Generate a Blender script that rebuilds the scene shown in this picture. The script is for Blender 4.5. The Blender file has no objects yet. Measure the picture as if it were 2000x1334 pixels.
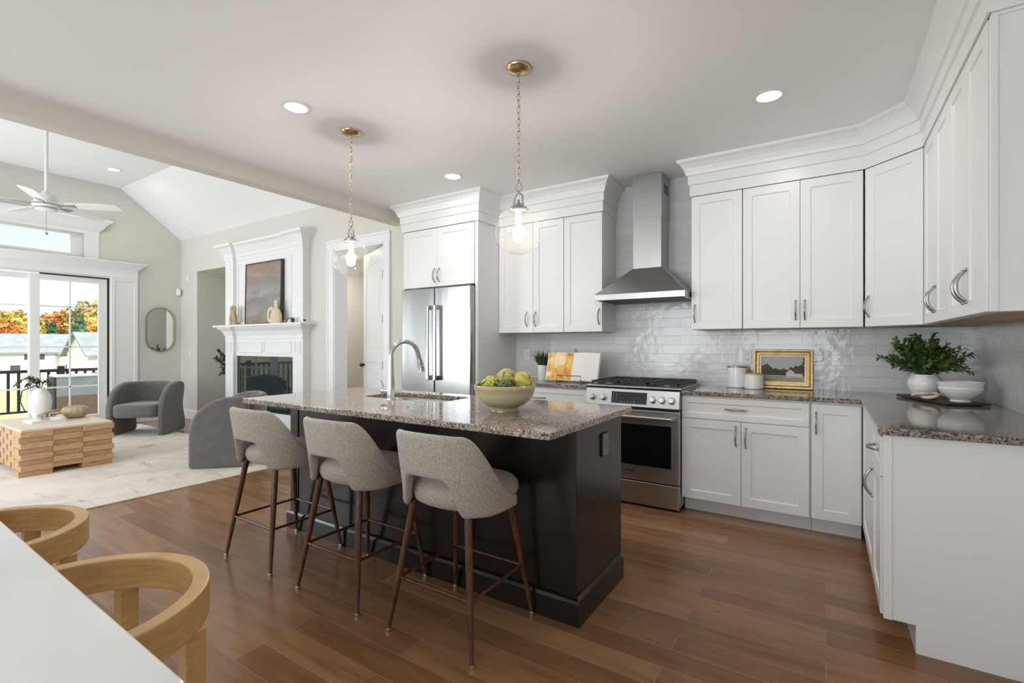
import bpy, bmesh, math, random
from mathutils import Matrix, Vector, Euler

PI = math.pi
SC = bpy.context.scene
COL = SC.collection
R = math.radians

# ---------------------------------------------------------------- camera
FPX = 945.0
YAW = math.atan2(613.0, 945.0)
cam_data = bpy.data.cameras.new('camera')
cam_data.sensor_width = 36.0
cam_data.lens = FPX / 2000.0 * 36.0
cam_data.shift_y = 5.0 / 2000.0
cam_data.clip_start = 0.05
cam_data.clip_end = 400
cam = bpy.data.objects.new('camera', cam_data)
cam.location = (0, 0, 1.262)
cam.rotation_euler = (PI / 2, 0, YAW)
COL.objects.link(cam)
SC.camera = cam

# ---------------------------------------------------------------- world
W = bpy.data.worlds.new('world')
SC.world = W
W.use_nodes = True
wn = W.node_tree.nodes
wl = W.node_tree.links
wn.clear()
wo = wn.new('ShaderNodeOutputWorld')
wb = wn.new('ShaderNodeBackground')
wt = wn.new('ShaderNodeTexCoord')
ws = wn.new('ShaderNodeSeparateXYZ')
wr = wn.new('ShaderNodeValToRGB')
wl.new(wt.outputs['Generated'], ws.inputs[0])
wl.new(ws.outputs['Z'], wr.inputs[0])
wl.new(wr.outputs[0], wb.inputs['Color'])
wl.new(wb.outputs[0], wo.inputs[0])
cr = wr.color_ramp
cr.elements[0].position = 0.0
cr.elements[0].color = (0.93, 0.96, 0.97, 1)
cr.elements[1].position = 0.22
cr.elements[1].color = (0.56, 0.74, 1.0, 1)
e = cr.elements.new(0.11)
e.color = (0.88, 0.94, 1.0, 1)
e = cr.elements.new(0.34)
e.color = (0.75, 0.88, 1.0, 1)
e = cr.elements.new(0.60)
e.color = (2.4, 2.5, 2.6, 1)
wb.inputs['Strength'].default_value = 1.12

# ---------------------------------------------------------------- sun, and fill lamps added at unseen windows behind the camera
sd = bpy.data.lights.new('sun', 'SUN')
sd.energy = 3.6
sd.angle = R(3)
sd.color = (1.0, 0.95, 0.88)
sun = bpy.data.objects.new('sun', sd)
sun.rotation_euler = Vector((-0.8, 0.02, -0.6)).to_track_quat('-Z', 'Y').to_euler()
COL.objects.link(sun)


def area(name, loc, direction, sx, sy, energy, color=(1, 1, 1), shape='RECTANGLE'):
    d = bpy.data.lights.new(name, 'AREA')
    d.shape = shape
    d.size = sx
    if shape == 'RECTANGLE':
        d.size_y = sy
    d.energy = energy
    d.color = color
    o = bpy.data.objects.new(name, d)
    o.location = loc
    o.rotation_euler = Vector(direction).to_track_quat('-Z', 'Z').to_euler()
    COL.objects.link(o)
    return o


FILL_COOL = (0.86, 0.94, 1.0)
area('fill_dining_lamp', (-0.75, -3.28, 1.45), (0, 1, 0.55), 1.7, 2.0, 58, FILL_COOL)
area('fill_dining_lamp', (-2.9, -3.28, 1.45), (0, 1, 0.55), 1.7, 2.0, 58, FILL_COOL)
area('fill_living_lamp', (-6.1, -0.86, 1.55), (0, 1, 0.45), 1.7, 2.1, 80, FILL_COOL)
area('fill_living_lamp', (-8.75, -0.86, 1.55), (0, 1, 0.45), 0.9, 2.1, 60, FILL_COOL)

SC.view_settings.view_transform = 'Standard'
SC.view_settings.look = 'None'
SC.view_settings.gamma = 1.0
SC.view_settings.use_curve_mapping = False
SC.view_settings.exposure = 0.12
cy = SC.cycles
cy.use_denoising = True
cy.caustics_reflective = False
cy.caustics_refractive = False
cy.max_bounces = 8
cy.diffuse_bounces = 5
cy.glossy_bounces = 4
cy.transmission_bounces = 6
cy.transparent_max_bounces = 10
cy.sample_clamp_indirect = 6.0

# ---------------------------------------------------------------- mesh helpers


class MB:
    """Collects quads, boxes, tubes and lathes; build() links them as ONE mesh object."""

    def __init__(self, M=None):
        self.v = []
        self.f = []
        self.m = []
        self.M = M or Matrix.Identity(4)
        self.mi = 0

    def add(self, vs, fs):
        b = len(self.v)
        self.v += [tuple(self.M @ Vector(p)) for p in vs]
        for f in fs:
            self.f.append(tuple(b + i for i in f))
            self.m.append(self.mi)
        return self

    def box(self, x0, y0, z0, x1, y1, z1):
        vs = [(x0, y0, z0), (x1, y0, z0), (x1, y1, z0), (x0, y1, z0), (x0, y0, z1), (x1, y0, z1), (x1, y1, z1), (x0, y1, z1)]
        return self.add(vs, [(0, 3, 2, 1), (4, 5, 6, 7), (0, 1, 5, 4), (1, 2, 6, 5), (2, 3, 7, 6), (3, 0, 4, 7)])

    def prism(self, poly, fn, d0, d1):
        n = len(poly)
        vs = [fn(a, b, d0) for a, b in poly] + [fn(a, b, d1) for a, b in poly]
        fs = [tuple(range(n))[::-1], tuple(range(n, 2 * n))]
        fs += [(i, (i + 1) % n, n + (i + 1) % n, n + i) for i in range(n)]
        return self.add(vs, fs)

    def ring(self, outer, inner, fn, d0, d1):
        """A flat ring (frame) between two outlines with the same point count, extruded from d0 to d1."""
        n = len(outer)
        vs = [fn(a, b, d0) for a, b in outer] + [fn(a, b, d0) for a, b in inner]
        vs += [fn(a, b, d1) for a, b in outer] + [fn(a, b, d1) for a, b in inner]
        fs = []
        for i in range(n):
            j = (i + 1) % n
            fs += [(i, j, n + j, n + i), (2 * n + i, 3 * n + i, 3 * n + j, 2 * n + j), (i, 2 * n + i, 2 * n + j, j), (n + i, n + j, 3 * n + j, 3 * n + i)]
        return self.add(vs, fs)

    def tube(self, pts, rad, n=10, closed=False, flat=1.0, up=None):
        P = [Vector(p) for p in pts]
        k = len(P)
        rr = rad if isinstance(rad, (list, tuple)) else [rad] * k
        vs, fs = [], []
        prev = None
        for i in range(k):
            if closed:
                t = (P[(i + 1) % k] - P[i - 1]).normalized()
            else:
                t = (P[min(i + 1, k - 1)] - P[max(i - 1, 0)]).normalized()
            if prev is None:
                u = Vector(up) if up else (Vector((0, 0, 1)) if abs(t.z) < 0.9 else Vector((1, 0, 0)))
            else:
                u = prev
            a = (u - t * u.dot(t)).normalized()
            prev = a
            b = t.cross(a)
            for j in range(n):
                w = 2 * PI * j / n
                vs.append(tuple(P[i] + a * math.cos(w) * rr[i] + b * math.sin(w) * rr[i] * flat))
        seg = k if closed else k - 1
        for i in range(seg):
            i2 = (i + 1) % k
            for j in range(n):
                j2 = (j + 1) % n
                fs.append((i * n + j, i * n + j2, i2 * n + j2, i2 * n + j))
        if not closed:
            fs.append(tuple(range(n))[::-1])
            fs.append(tuple((k - 1) * n + j for j in range(n)))
        return self.add(vs, fs)

    def lathe(self, prof, n=32, c=(0, 0, 0), cap=True):
        vs, fs = [], []
        k = len(prof)
        for r, z in prof:
            for j in range(n):
                w = 2 * PI * j / n
                vs.append((c[0] + max(r, 1e-4) * math.cos(w), c[1] + max(r, 1e-4) * math.sin(w), c[2] + z))
        for i in range(k - 1):
            for j in range(n):
                j2 = (j + 1) % n
                fs.append((i * n + j, i * n + j2, (i + 1) * n + j2, (i + 1) * n + j))
        if cap:
            fs.append(tuple(range(n))[::-1])
            fs.append(tuple((k - 1) * n + j for j in range(n)))
        return self.add(vs, fs)

    def ball(self, c, r, n=16, k=9, s=(1, 1, 1)):
        vs, fs = [], []
        for i in range(k + 1):
            t = PI * i / k
            rr = max(math.sin(t), 1e-3)
            for j in range(n):
                w = 2 * PI * j / n
                vs.append((c[0] + r * s[0] * rr * math.cos(w), c[1] + r * s[1] * rr * math.sin(w), c[2] - r * s[2] * math.cos(t)))
        for i in range(k):
            for j in range(n):
                j2 = (j + 1) % n
                fs.append((i * n + j, i * n + j2, (i + 1) * n + j2, (i + 1) * n + j))
        fs.append(tuple(range(n))[::-1])
        fs.append(tuple(k * n + j for j in range(n)))
        return self.add(vs, fs)

    def grid(self, fn, nu, nv, close_u=False):
        vs = [fn(i / (nu if close_u else nu - 1), j / (nv - 1)) for i in range(nu) for j in range(nv)]
        fs = []
        for i in range(nu if close_u else nu - 1):
            i2 = (i + 1) % nu
            for j in range(nv - 1):
                fs.append((i * nv + j, i2 * nv + j, i2 * nv + j + 1, i * nv + j + 1))
        return self.add(vs, fs)

    def sweep(self, prof, path):
        """prof: (offset to the right of the path, z); path: plan points. Mitred corners, capped ends."""
        k = len(path)
        P = [Vector((p[0], p[1])) for p in path]
        vs, fs = [], []
        n = len(prof)
        for i in range(k):
            d0 = (P[i] - P[i - 1]).normalized() if i > 0 else None
            d1 = (P[i + 1] - P[i]).normalized() if i < k - 1 else None
            if d0 is None:
                d0 = d1
            if d1 is None:
                d1 = d0
            n0 = Vector((d0.y, -d0.x))
            n1 = Vector((d1.y, -d1.x))
            m = (n0 + n1)
            m = m / max(m.dot(n0), 1e-6)
            for o, z in prof:
                vs.append((P[i].x + m.x * o, P[i].y + m.y * o, z))
        for i in range(k - 1):
            for j in range(n):
                j2 = (j + 1) % n
                fs.append((i * n + j, i * n + j2, (i + 1) * n + j2, (i + 1) * n + j))
        fs.append(tuple(range(n)))
        fs.append(tuple((k - 1) * n + j for j in range(n))[::-1])
        return self.add(vs, fs)

    def build(self, name, mats, parent=None, smooth=None, bevel=0, seg=2, subsurf=0, solid=0, loc=None, rot=None):
        me = bpy.data.meshes.new(name)
        me.from_pydata(self.v, [], self.f)
        me.update()
        bm = bmesh.new()
        bm.from_mesh(me)
        bmesh.ops.recalc_face_normals(bm, faces=bm.faces)
        bm.to_mesh(me)
        bm.free()
        if not isinstance(mats, (list, tuple)):
            mats = [mats]
        for m in mats:
            me.materials.append(m)
        if len(mats) > 1:
            me.polygons.foreach_set('material_index', self.m)
        if smooth is not None:
            me.polygons.foreach_set('use_smooth', [True] * len(me.polygons))
            if smooth < 180:
                me.set_sharp_from_angle(angle=R(smooth))
        o = bpy.data.objects.new(name, me)
        COL.objects.link(o)
        if parent is not None:
            o.parent = parent
        if loc is not None:
            o.location = loc
        if rot is not None:
            o.rotation_euler = rot
        if solid:
            md = o.modifiers.new('thickness', 'SOLIDIFY')
            md.thickness = solid
            md.offset = 0
        if subsurf:
            md = o.modifiers.new('smooth', 'SUBSURF')
            md.levels = subsurf
            md.render_levels = subsurf
        if bevel:
            md = o.modifiers.new('edges', 'BEVEL')
            md.width = bevel
            md.segments = seg
            md.limit_method = 'ANGLE'
            md.angle_limit = R(40)
        return o


def tag(o, label, cat, group=None, kind=None):
    o['label'] = label
    o['category'] = cat
    if group:
        o['group'] = group
    if kind:
        o['kind'] = kind
    return o


def thing(name, label, cat, loc=(0, 0, 0), rz=0.0, group=None):
    o = bpy.data.objects.new(name, None)
    o.empty_display_size = 0.05
    o.location = loc
    o.rotation_euler = (0, 0, rz)
    COL.objects.link(o)
    return tag(o, label, cat, group)


def struct(o):
    o['kind'] = 'structure'
    return o


def copy_tree(o, parent=None):
    c = o.copy()
    COL.objects.link(c)
    if parent is not None:
        c.parent = parent
    for ch in list(o.children):
        copy_tree(ch, c)
    return c


XZ = lambda a, b, d: (a, d, b)      # outline in x,z extruded along y
YZ = lambda a, b, d: (d, a, b)      # outline in y,z extruded along x
XY = lambda a, b, d: (a, b, d)      # plan outline extruded along z


def arc(cx, cy, r, a0, a1, n):
    return [(cx + r * math.cos(R(a0 + (a1 - a0) * i / n)), cy + r * math.sin(R(a0 + (a1 - a0) * i / n))) for i in range(n + 1)]


# ---------------------------------------------------------------- materials
def mat(name, col=(0.8, 0.8, 0.8), rough=0.5, metal=0.0, spec=0.5, emit=None, estr=0.0, coat=0.0, sheen=0.0):
    m = bpy.data.materials.new(name)
    m.use_nodes = True
    b = m.node_tree.nodes['Principled BSDF']
    b.inputs['Base Color'].default_value = (*col, 1)
    b.inputs['Roughness'].default_value = rough
    b.inputs['Metallic'].default_value = metal
    b.inputs['Specular IOR Level'].default_value = spec
    b.inputs['Coat Weight'].default_value = coat
    b.inputs['Sheen Weight'].default_value = sheen
    if emit:
        b.inputs['Emission Color'].default_value = (*emit, 1)
        b.inputs['Emission Strength'].default_value = estr
    return m


class NT:
    """Small node-tree builder for one Principled material."""

    def __init__(self, m):
        self.m = m
        self.t = m.node_tree
        self.b = self.t.nodes['Principled BSDF']
        self.tc = self.t.nodes.new('ShaderNodeTexCoord')

    def n(self, typ, **kw):
        nd = self.t.nodes.new('ShaderNode' + typ)
        for k, v in kw.items():
            if k in nd.inputs:
                nd.inputs[k].default_value = v
            else:
                setattr(nd, k, v)
        return nd

    def l(self, a, b):
        self.t.links.new(a, b)

    def mapping(self, scale=(1, 1, 1), rot=(0, 0, 0), loc=(0, 0, 0), src='Object'):
        mp = self.n('Mapping')
        mp.inputs['Scale'].default_value = scale
        mp.inputs['Rotation'].default_value = rot
        mp.inputs['Location'].default_value = loc
        self.l(self.tc.outputs[src], mp.inputs['Vector'])
        return mp.outputs[0]

    def noise(self, vec, scale=5, detail=4, rough=0.5, dist=0.0):
        nd = self.n('TexNoise')
        nd.inputs['Scale'].default_value = scale
        nd.inputs['Detail'].default_value = detail
        nd.inputs['Roughness'].default_value = rough
        nd.inputs['Distortion'].default_value = dist
        self.l(vec, nd.inputs['Vector'])
        return nd.outputs['Fac']

    def ramp(self, fac, stops, interp='LINEAR'):
        nd = self.n('ValToRGB')
        r = nd.color_ramp
        r.interpolation = interp
        while len(r.elements) < len(stops):
            r.elements.new(0.5)
        for e_, (p, c) in zip(r.elements, stops):
            e_.position = p
            e_.color = (*c, 1) if len(c) == 3 else c
        self.l(fac, nd.inputs[0])
        return nd.outputs[0]

    def mix(self, fac, a, b, mode='MIX'):
        nd = self.n('Mix', data_type='RGBA', blend_type=mode)
        for s, v in ((0, fac), (6, a), (7, b)):
            if hasattr(v, 'links') or hasattr(v, 'is_linked'):
                self.l(v, nd.inputs[s])
            elif isinstance(v, (int, float)):
                nd.inputs[s].default_value = v
            else:
                nd.inputs[s].default_value = (*v, 1)
        return nd.outputs[2]

    def color(self, s):
        self.l(s, self.b.inputs['Base Color'])

    def rough(self, s):
        self.l(s, self.b.inputs['Roughness'])

    def bump(self, h, strength=0.2, dist=0.01, prev=None):
        nd = self.n('Bump')
        nd.inputs['Strength'].default_value = strength
        nd.inputs['Distance'].default_value = dist
        self.l(h, nd.inputs['Height'])
        if prev is not None:
            self.l(prev, nd.inputs['Normal'])
        self.l(nd.outputs[0], self.b.inputs['Normal'])
        return nd.outputs[0]


def noisy(name, c1, c2, scale=30, rough=0.6, bump=0.0, stretch=(1, 1, 1), detail=4, lo=0.35, hi=0.65, bdist=0.003, **kw):
    m = mat(name, c1, rough, **kw)
    t = NT(m)
    f = t.noise(t.mapping(stretch), scale, detail)
    t.color(t.ramp(f, [(lo, c1), (hi, c2)]))
    if bump:
        t.bump(f, bump, bdist)
    return m


M = {}
M['wall'] = noisy('wall_paint', (0.66, 0.635, 0.585), (0.68, 0.655, 0.605), 3, 0.7)
M['ceiling'] = mat('ceiling_paint', (0.86, 0.86, 0.86), 0.8)
M['beam'] = mat('beam_paint', (0.66, 0.635, 0.59), 0.7)
M['white'] = mat('white_cabinet_paint', (0.80, 0.80, 0.80), 0.32)
M['trim'] = mat('white_trim_paint', (0.82, 0.82, 0.82), 0.35)
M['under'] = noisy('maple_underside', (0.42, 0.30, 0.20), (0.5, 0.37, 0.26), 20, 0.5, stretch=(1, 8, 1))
M['espresso'] = noisy('espresso_wood', (0.008, 0.006, 0.0045), (0.014, 0.010, 0.007), 12, 0.24, stretch=(4, 4, 0.4), spec=0.5)
M['chrome'] = mat('chrome', (0.72, 0.72, 0.72), 0.12, 1.0)
M['nickel'] = mat('brushed_nickel', (0.40, 0.40, 0.395), 0.28, 1.0)
M['chain'] = mat('pendant_chain_metal', (0.58, 0.50, 0.38), 0.25, 1.0)
M['brass'] = mat('aged_brass', (0.60, 0.44, 0.24), 0.25, 1.0)
M['black'] = mat('black_enamel', (0.012, 0.012, 0.013), 0.35)
M['iron'] = mat('cast_iron', (0.02, 0.02, 0.021), 0.5)
M['blackglass'] = mat('black_glass', (0.006, 0.006, 0.007), 0.05)
M['porcelain'] = mat('white_porcelain', (0.82, 0.82, 0.81), 0.15)
M['plastic'] = mat('white_plastic', (0.78, 0.78, 0.77), 0.4)
M['soil'] = noisy('soil', (0.03, 0.02, 0.014), (0.06, 0.04, 0.028), 60, 0.9)
M['rail'] = mat('black_metal_rail', (0.014, 0.014, 0.014), 0.45)

# stainless steel, brushed
m = mat('stainless_steel', (0.46, 0.46, 0.46), 0.24, 1.0)
t = NT(m)
f = t.noise(t.mapping((2, 2, 160)), 6, 3)
t.rough(t.ramp(f, [(0.3, (0.28,) * 3), (0.7, (0.38,) * 3)]))
M['steel'] = m
m = mat('fridge_steel', (0.36, 0.36, 0.365), 0.20, 1.0)
t = NT(m)
f = t.noise(t.mapping((3.0, 3.0, 0.6)), 1.1, 2)
t.bump(f, 0.10, 0.05)
M['fridge'] = m

# oak plank floor, boards along X
m = mat('oak_plank_floor', (0.1, 0.05, 0.03), 0.3, spec=0.40)
t = NT(m)
v = t.mapping((1, 1, 1))
br = t.n('TexBrick')
br.offset = 0.37
br.inputs['Scale'].default_value = 1.0
br.inputs['Brick Width'].default_value = 1.45
br.inputs['Row Height'].default_value = 0.127
br.inputs['Mortar Size'].default_value = 0.0022
br.inputs['Mortar Smooth'].default_value = 0.3
br.inputs['Color1'].default_value = (0, 0, 0, 1)
br.inputs['Color2'].default_value = (1, 1, 1, 1)
br.inputs['Mortar'].default_value = (0.5, 0.5, 0.5, 1)
t.l(v, br.inputs['Vector'])
grain = t.noise(t.mapping((0.8, 6.5, 1)), 3.0, 5, 0.55, 0.35)
fine = t.noise(t.mapping((3, 60, 1)), 5, 4, 0.6)
base = t.ramp(br.outputs['Color'], [(0.0, (0.215, 0.105, 0.047)), (0.5, (0.280, 0.145, 0.069)), (1.0, (0.350, 0.190, 0.095))])
g1 = t.ramp(grain, [(0.30, (0.74, 0.71, 0.68)), (0.52, (1, 1, 1)), (0.72, (1.14, 1.13, 1.11))])
c = t.mix(0.85, base, g1, 'MULTIPLY')
g2 = t.ramp(fine, [(0.35, (0.82, 0.80, 0.78)), (0.6, (1, 1, 1))])
c = t.mix(0.6, c, g2, 'MULTIPLY')
c = t.mix(br.outputs['Fac'], c, (0.30, 0.20, 0.13))  # seams paler: light caught on the board edges, put into the colour
t.color(c)
t.rough(t.ramp(grain, [(0.3, (0.17,) * 3), (0.7, (0.27,) * 3)]))
inv = t.n('Math', operation='SUBTRACT')
inv.inputs[0].default_value = 1.0
t.l(br.outputs['Fac'], inv.inputs[1])
nb = t.bump(inv.outputs[0], 0.5, 0.004)
t.bump(fine, 0.05, 0.001, nb)
M['floor'] = m

# speckled granite
def granite(name, bright):
    m = mat(name, (0.4, 0.36, 0.32), 0.07, spec=0.6)
    t = NT(m)
    v = t.mapping((1, 1, 1))
    vo = t.n('TexVoronoi')
    vo.inputs['Scale'].default_value = 150
    vo.inputs['Randomness'].default_value = 1.0
    nz = t.n('TexNoise')
    nz.inputs['Scale'].default_value = 60
    nz.inputs['Detail'].default_value = 2
    t.l(v, nz.inputs['Vector'])
    ad = t.n('VectorMath', operation='MULTIPLY_ADD')
    ad.inputs[1].default_value = (0.012, 0.012, 0.012)
    t.l(nz.outputs['Color'], ad.inputs[0])
    t.l(v, ad.inputs[2])
    t.l(ad.outputs[0], vo.inputs['Vector'])
    sp = t.n('SeparateColor')
    t.l(vo.outputs['Color'], sp.inputs[0])
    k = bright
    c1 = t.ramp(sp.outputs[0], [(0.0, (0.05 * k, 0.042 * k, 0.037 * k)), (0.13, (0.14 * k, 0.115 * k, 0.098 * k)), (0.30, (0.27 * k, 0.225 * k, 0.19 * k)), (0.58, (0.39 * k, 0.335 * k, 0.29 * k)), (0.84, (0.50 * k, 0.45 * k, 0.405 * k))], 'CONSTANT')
    cloud = t.noise(v, 7, 4)
    c2 = t.ramp(cloud, [(0.3, (0.8, 0.77, 0.74)), (0.7, (1.12, 1.1, 1.08))])
    t.color(t.mix(1.0, c1, c2, 'MULTIPLY'))
    return m


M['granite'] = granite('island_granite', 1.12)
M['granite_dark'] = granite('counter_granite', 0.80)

# handmade gloss tile
def tile(name, rot):
    m = mat(name, (0.74, 0.74, 0.75), 0.13, spec=0.6)
    t = NT(m)
    v = t.mapping((1, 1, 1), rot)
    br = t.n('TexBrick')
    br.offset = 0.5
    br.inputs['Scale'].default_value = 1.0
    br.inputs['Brick Width'].default_value = 0.305
    br.inputs['Row Height'].default_value = 0.0785
    br.inputs['Mortar Size'].default_value = 0.0018
    br.inputs['Mortar Smooth'].default_value = 0.2
    br.inputs['Color1'].default_value = (0.66, 0.665, 0.675, 1)
    br.inputs['Color2'].default_value = (0.74, 0.74, 0.745, 1)
    br.inputs['Mortar'].default_value = (0.62, 0.62, 0.63, 1)
    t.l(v, br.inputs['Vector'])
    t.color(br.outputs['Color'])
    inv = t.n('Math', operation='SUBTRACT')
    inv.inputs[0].default_value = 1.0
    t.l(br.outputs['Fac'], inv.inputs[1])
    nb = t.bump(inv.outputs[0], 0.6, 0.0025)
    wob = t.noise(t.mapping((1, 1, 1)), 16, 3, 0.5)
    t.bump(wob, 0.32, 0.008, nb)
    return m


M['tile_back'] = tile('gloss_subway_tile', (-PI / 2, 0, 0))
# the right wall runs along Y: swap axes so that tiles run along the wall
M['tile_right'] = tile('gloss_subway_tile_side', (-PI / 2, 0, -PI / 2))

M['fabric'] = noisy('boucle_fabric', (0.30, 0.265, 0.225), (0.47, 0.425, 0.37), 170, 0.95, 0.5, detail=3, bdist=0.004, sheen=0.3)
M['velvet'] = noisy('grey_velvet', (0.108, 0.103, 0.094), (0.130, 0.125, 0.115), 14, 0.75, sheen=0.4)
M['walnut'] = noisy('walnut_leg', (0.050, 0.016, 0.009), (0.145, 0.050, 0.024), 14, 0.28, stretch=(6, 6, 0.8), coat=0.2)
M['oak'] = noisy('light_oak', (0.54, 0.325, 0.125), (0.63, 0.405, 0.175), 7, 0.40, stretch=(2, 2, 14))
M['oak_top'] = noisy('light_oak_rail_top', (0.66, 0.46, 0.26), (0.70, 0.50, 0.30), 10, 0.42, stretch=(3, 3, 10))
M['ash'] = noisy('pale_ash_block', (0.50, 0.30, 0.155), (0.62, 0.40, 0.225), 9, 0.55, stretch=(3, 2, 12))
M['ash_daylit'] = noisy('daylit_ash_top', (0.72, 0.58, 0.42), (0.76, 0.62, 0.46), 9, 0.45, stretch=(8, 2, 2))  # paler than the blocks: daylight on the top put into its colour
M['quartz'] = noisy('white_table_top', (0.78, 0.78, 0.785), (0.82, 0.82, 0.82), 2.2, 0.12)
M['cushion'] = noisy('cream_seat', (0.70, 0.66, 0.58), (0.76, 0.72, 0.64), 60, 0.9, 0.2)
M['darkboard'] = noisy('dark_wood_board', (0.030, 0.019, 0.014), (0.055, 0.036, 0.026), 10, 0.45, stretch=(1, 8, 1))
M['leaf'] = noisy('leaf_green', (0.035, 0.085, 0.018), (0.115, 0.21, 0.045), 25, 0.5)
M['leaf_dark'] = noisy('leaf_dark_green', (0.018, 0.045, 0.014), (0.05, 0.10, 0.03), 25, 0.5)
M['leaf_olive'] = noisy('leaf_olive', (0.045, 0.06, 0.02), (0.12, 0.13, 0.045), 25, 0.55)
M['twig'] = noisy('twig', (0.05, 0.035, 0.02), (0.10, 0.075, 0.045), 30, 0.7)
M['artichoke'] = noisy('artichoke_green', (0.42, 0.42, 0.06), (0.66, 0.62, 0.14), 30, 0.5)
M['artichoke2'] = noisy('artichoke_dull', (0.36, 0.32, 0.10), (0.60, 0.55, 0.20), 30, 0.5)
M['artichoke3'] = noisy('artichoke_dark', (0.06, 0.10, 0.03), (0.16, 0.20, 0.07), 30, 0.5)

m = mat('glazed_green_bowl', (0.4, 0.38, 0.22), 0.22, coat=0.4)
t = NT(m)
sx = t.n('SeparateXYZ')
t.l(t.tc.outputs['Object'], sx.inputs[0])
nz = t.noise(t.mapping((1, 1, 0.6)), 22, 3)
ad = t.n('Math', operation='MULTIPLY_ADD')
ad.inputs[1].default_value = 0.03
t.l(nz, ad.inputs[0])
t.l(sx.outputs['Z'], ad.inputs[2])
t.color(t.ramp(ad.outputs[0], [(0.02, (0.30, 0.27, 0.13)), (0.05, (0.36, 0.35, 0.19)), (0.10, (0.50, 0.48, 0.33)), (0.128, (0.42, 0.31, 0.16)), (0.14, (0.55, 0.44, 0.30))]))
M['bowl'] = m

# rug
m = mat('distressed_rug', (0.7, 0.65, 0.6), 0.95)
t = NT(m)
v = t.mapping((1, 1, 1))
a = t.noise(v, 2.4, 8, 0.72, 0.8)
b2 = t.noise(t.mapping((1.1, 2.4, 1)), 2.2, 8, 0.72, 0.5)
c = t.ramp(a, [(0.38, (0.66, 0.59, 0.51)), (0.58, (0.78, 0.72, 0.64))])
c2 = t.ramp(b2, [(0.27, (0.34, 0.33, 0.32)), (0.36, (0.74, 0.71, 0.68)), (0.43, (1, 1, 1))])
t.color(t.mix(0.9, c, c2, 'MULTIPLY'))
M['rug'] = m

# clear panes: thin glass, partly transparent and partly mirror-like, with an optional faint frosting
def pane(name, tint=(1, 1, 1), r0=0.05, r1=0.5, frost=0.0):
    m = bpy.data.materials.new(name)
    m.use_nodes = True
    nt = m.node_tree
    nt.nodes.clear()
    N = nt.nodes.new
    L = nt.links.new
    o = N('ShaderNodeOutputMaterial')
    mx = N('ShaderNodeMixShader')
    tr = N('ShaderNodeBsdfTransparent')
    gl = N('ShaderNodeBsdfGlossy')
    tr.inputs[0].default_value = (*tint, 1)
    gl.inputs['Roughness'].default_value = 0.02
    lw = N('ShaderNodeLayerWeight')
    lw.inputs['Blend'].default_value = 0.5
    pw_ = N('ShaderNodeMath')
    pw_.operation = 'POWER'
    pw_.inputs[1].default_value = 4.0
    mr = N('ShaderNodeMapRange')
    mr.inputs['To Min'].default_value = r0
    mr.inputs['To Max'].default_value = r1
    L(lw.outputs['Facing'], pw_.inputs[0])
    L(pw_.outputs[0], mr.inputs['Value'])
    L(mr.outputs[0], mx.inputs[0])
    L(tr.outputs[0], mx.inputs[1])
    L(gl.outputs[0], mx.inputs[2])
    last = mx.outputs[0]
    if frost:
        tl = N('ShaderNodeBsdfTranslucent')
        tl.inputs[0].default_value = (1.0, 0.98, 0.94, 1)
        m2 = N('ShaderNodeMixShader')
        m2.inputs[0].default_value = frost
        L(last, m2.inputs[1])
        L(tl.outputs[0], m2.inputs[2])
        last = m2.outputs[0]
    L(last, o.inputs[0])
    return m


M['pane'] = pane('window_glass', (0.98, 0.985, 0.985), 0.03, 0.4)
M['globe'] = pane('globe_glass', (0.97, 0.955, 0.93), 0.04, 0.40, 0.012)
M['mirror'] = mat('mirror_silver', (0.9, 0.9, 0.9), 0.02, 1.0)
M['fireglass'] = mat('fireplace_glass', (0.020, 0.030, 0.033), 0.03, spec=0.5)
M['bulb'] = mat('lit_bulb', (1, 1, 1), 0.3, emit=(1.0, 0.85, 0.62), estr=9)
M['canlens'] = mat('lit_downlight_lens', (1, 1, 1), 0.3, emit=(1.0, 0.98, 0.95), estr=9)


# ================================================================ the room
CEIL = 2.72
LX, RX, BY, FY = -9.35, 0.83, 4.37, 3.90      # window wall, right wall, kitchen back wall, fireplace wall

b = MB()
b.box(LX - 0.15, -3.4, -0.06, RX + 0.12, 5.9, 0.0)
struct(b.build('floor', M['floor']))

b = MB()
b.box(-4.04, -3.4, CEIL, RX + 0.12, BY + 0.13, CEIL + 0.1)
struct(b.build('ceiling', M['ceiling']))

# vaulted living room ceiling: slope, flat strip, slope
low = [(-0.75, 3.011), (0.155, 3.72), (3.045, 3.72), (3.95, 3.011)]
top = [(y, z + 0.12) for y, z in low]
b = MB()
b.prism(low + top[::-1], YZ, LX - 0.15, -3.97)
struct(b.build('ceiling_vault', M['ceiling']))

b = MB()
b.box(-3.91, BY, 0, RX + 0.12, BY + 0.13, CEIL)
struct(b.build('wall_back', M['wall']))
b = MB()
b.box(-3.91, 4.09, 0, -3.79, BY, CEIL)
struct(b.build('wall_recess', M['wall']))
b = MB()
b.box(RX, -3.4, 0, RX + 0.12, BY, CEIL)
struct(b.build('wall_right', M['wall']))

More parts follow.
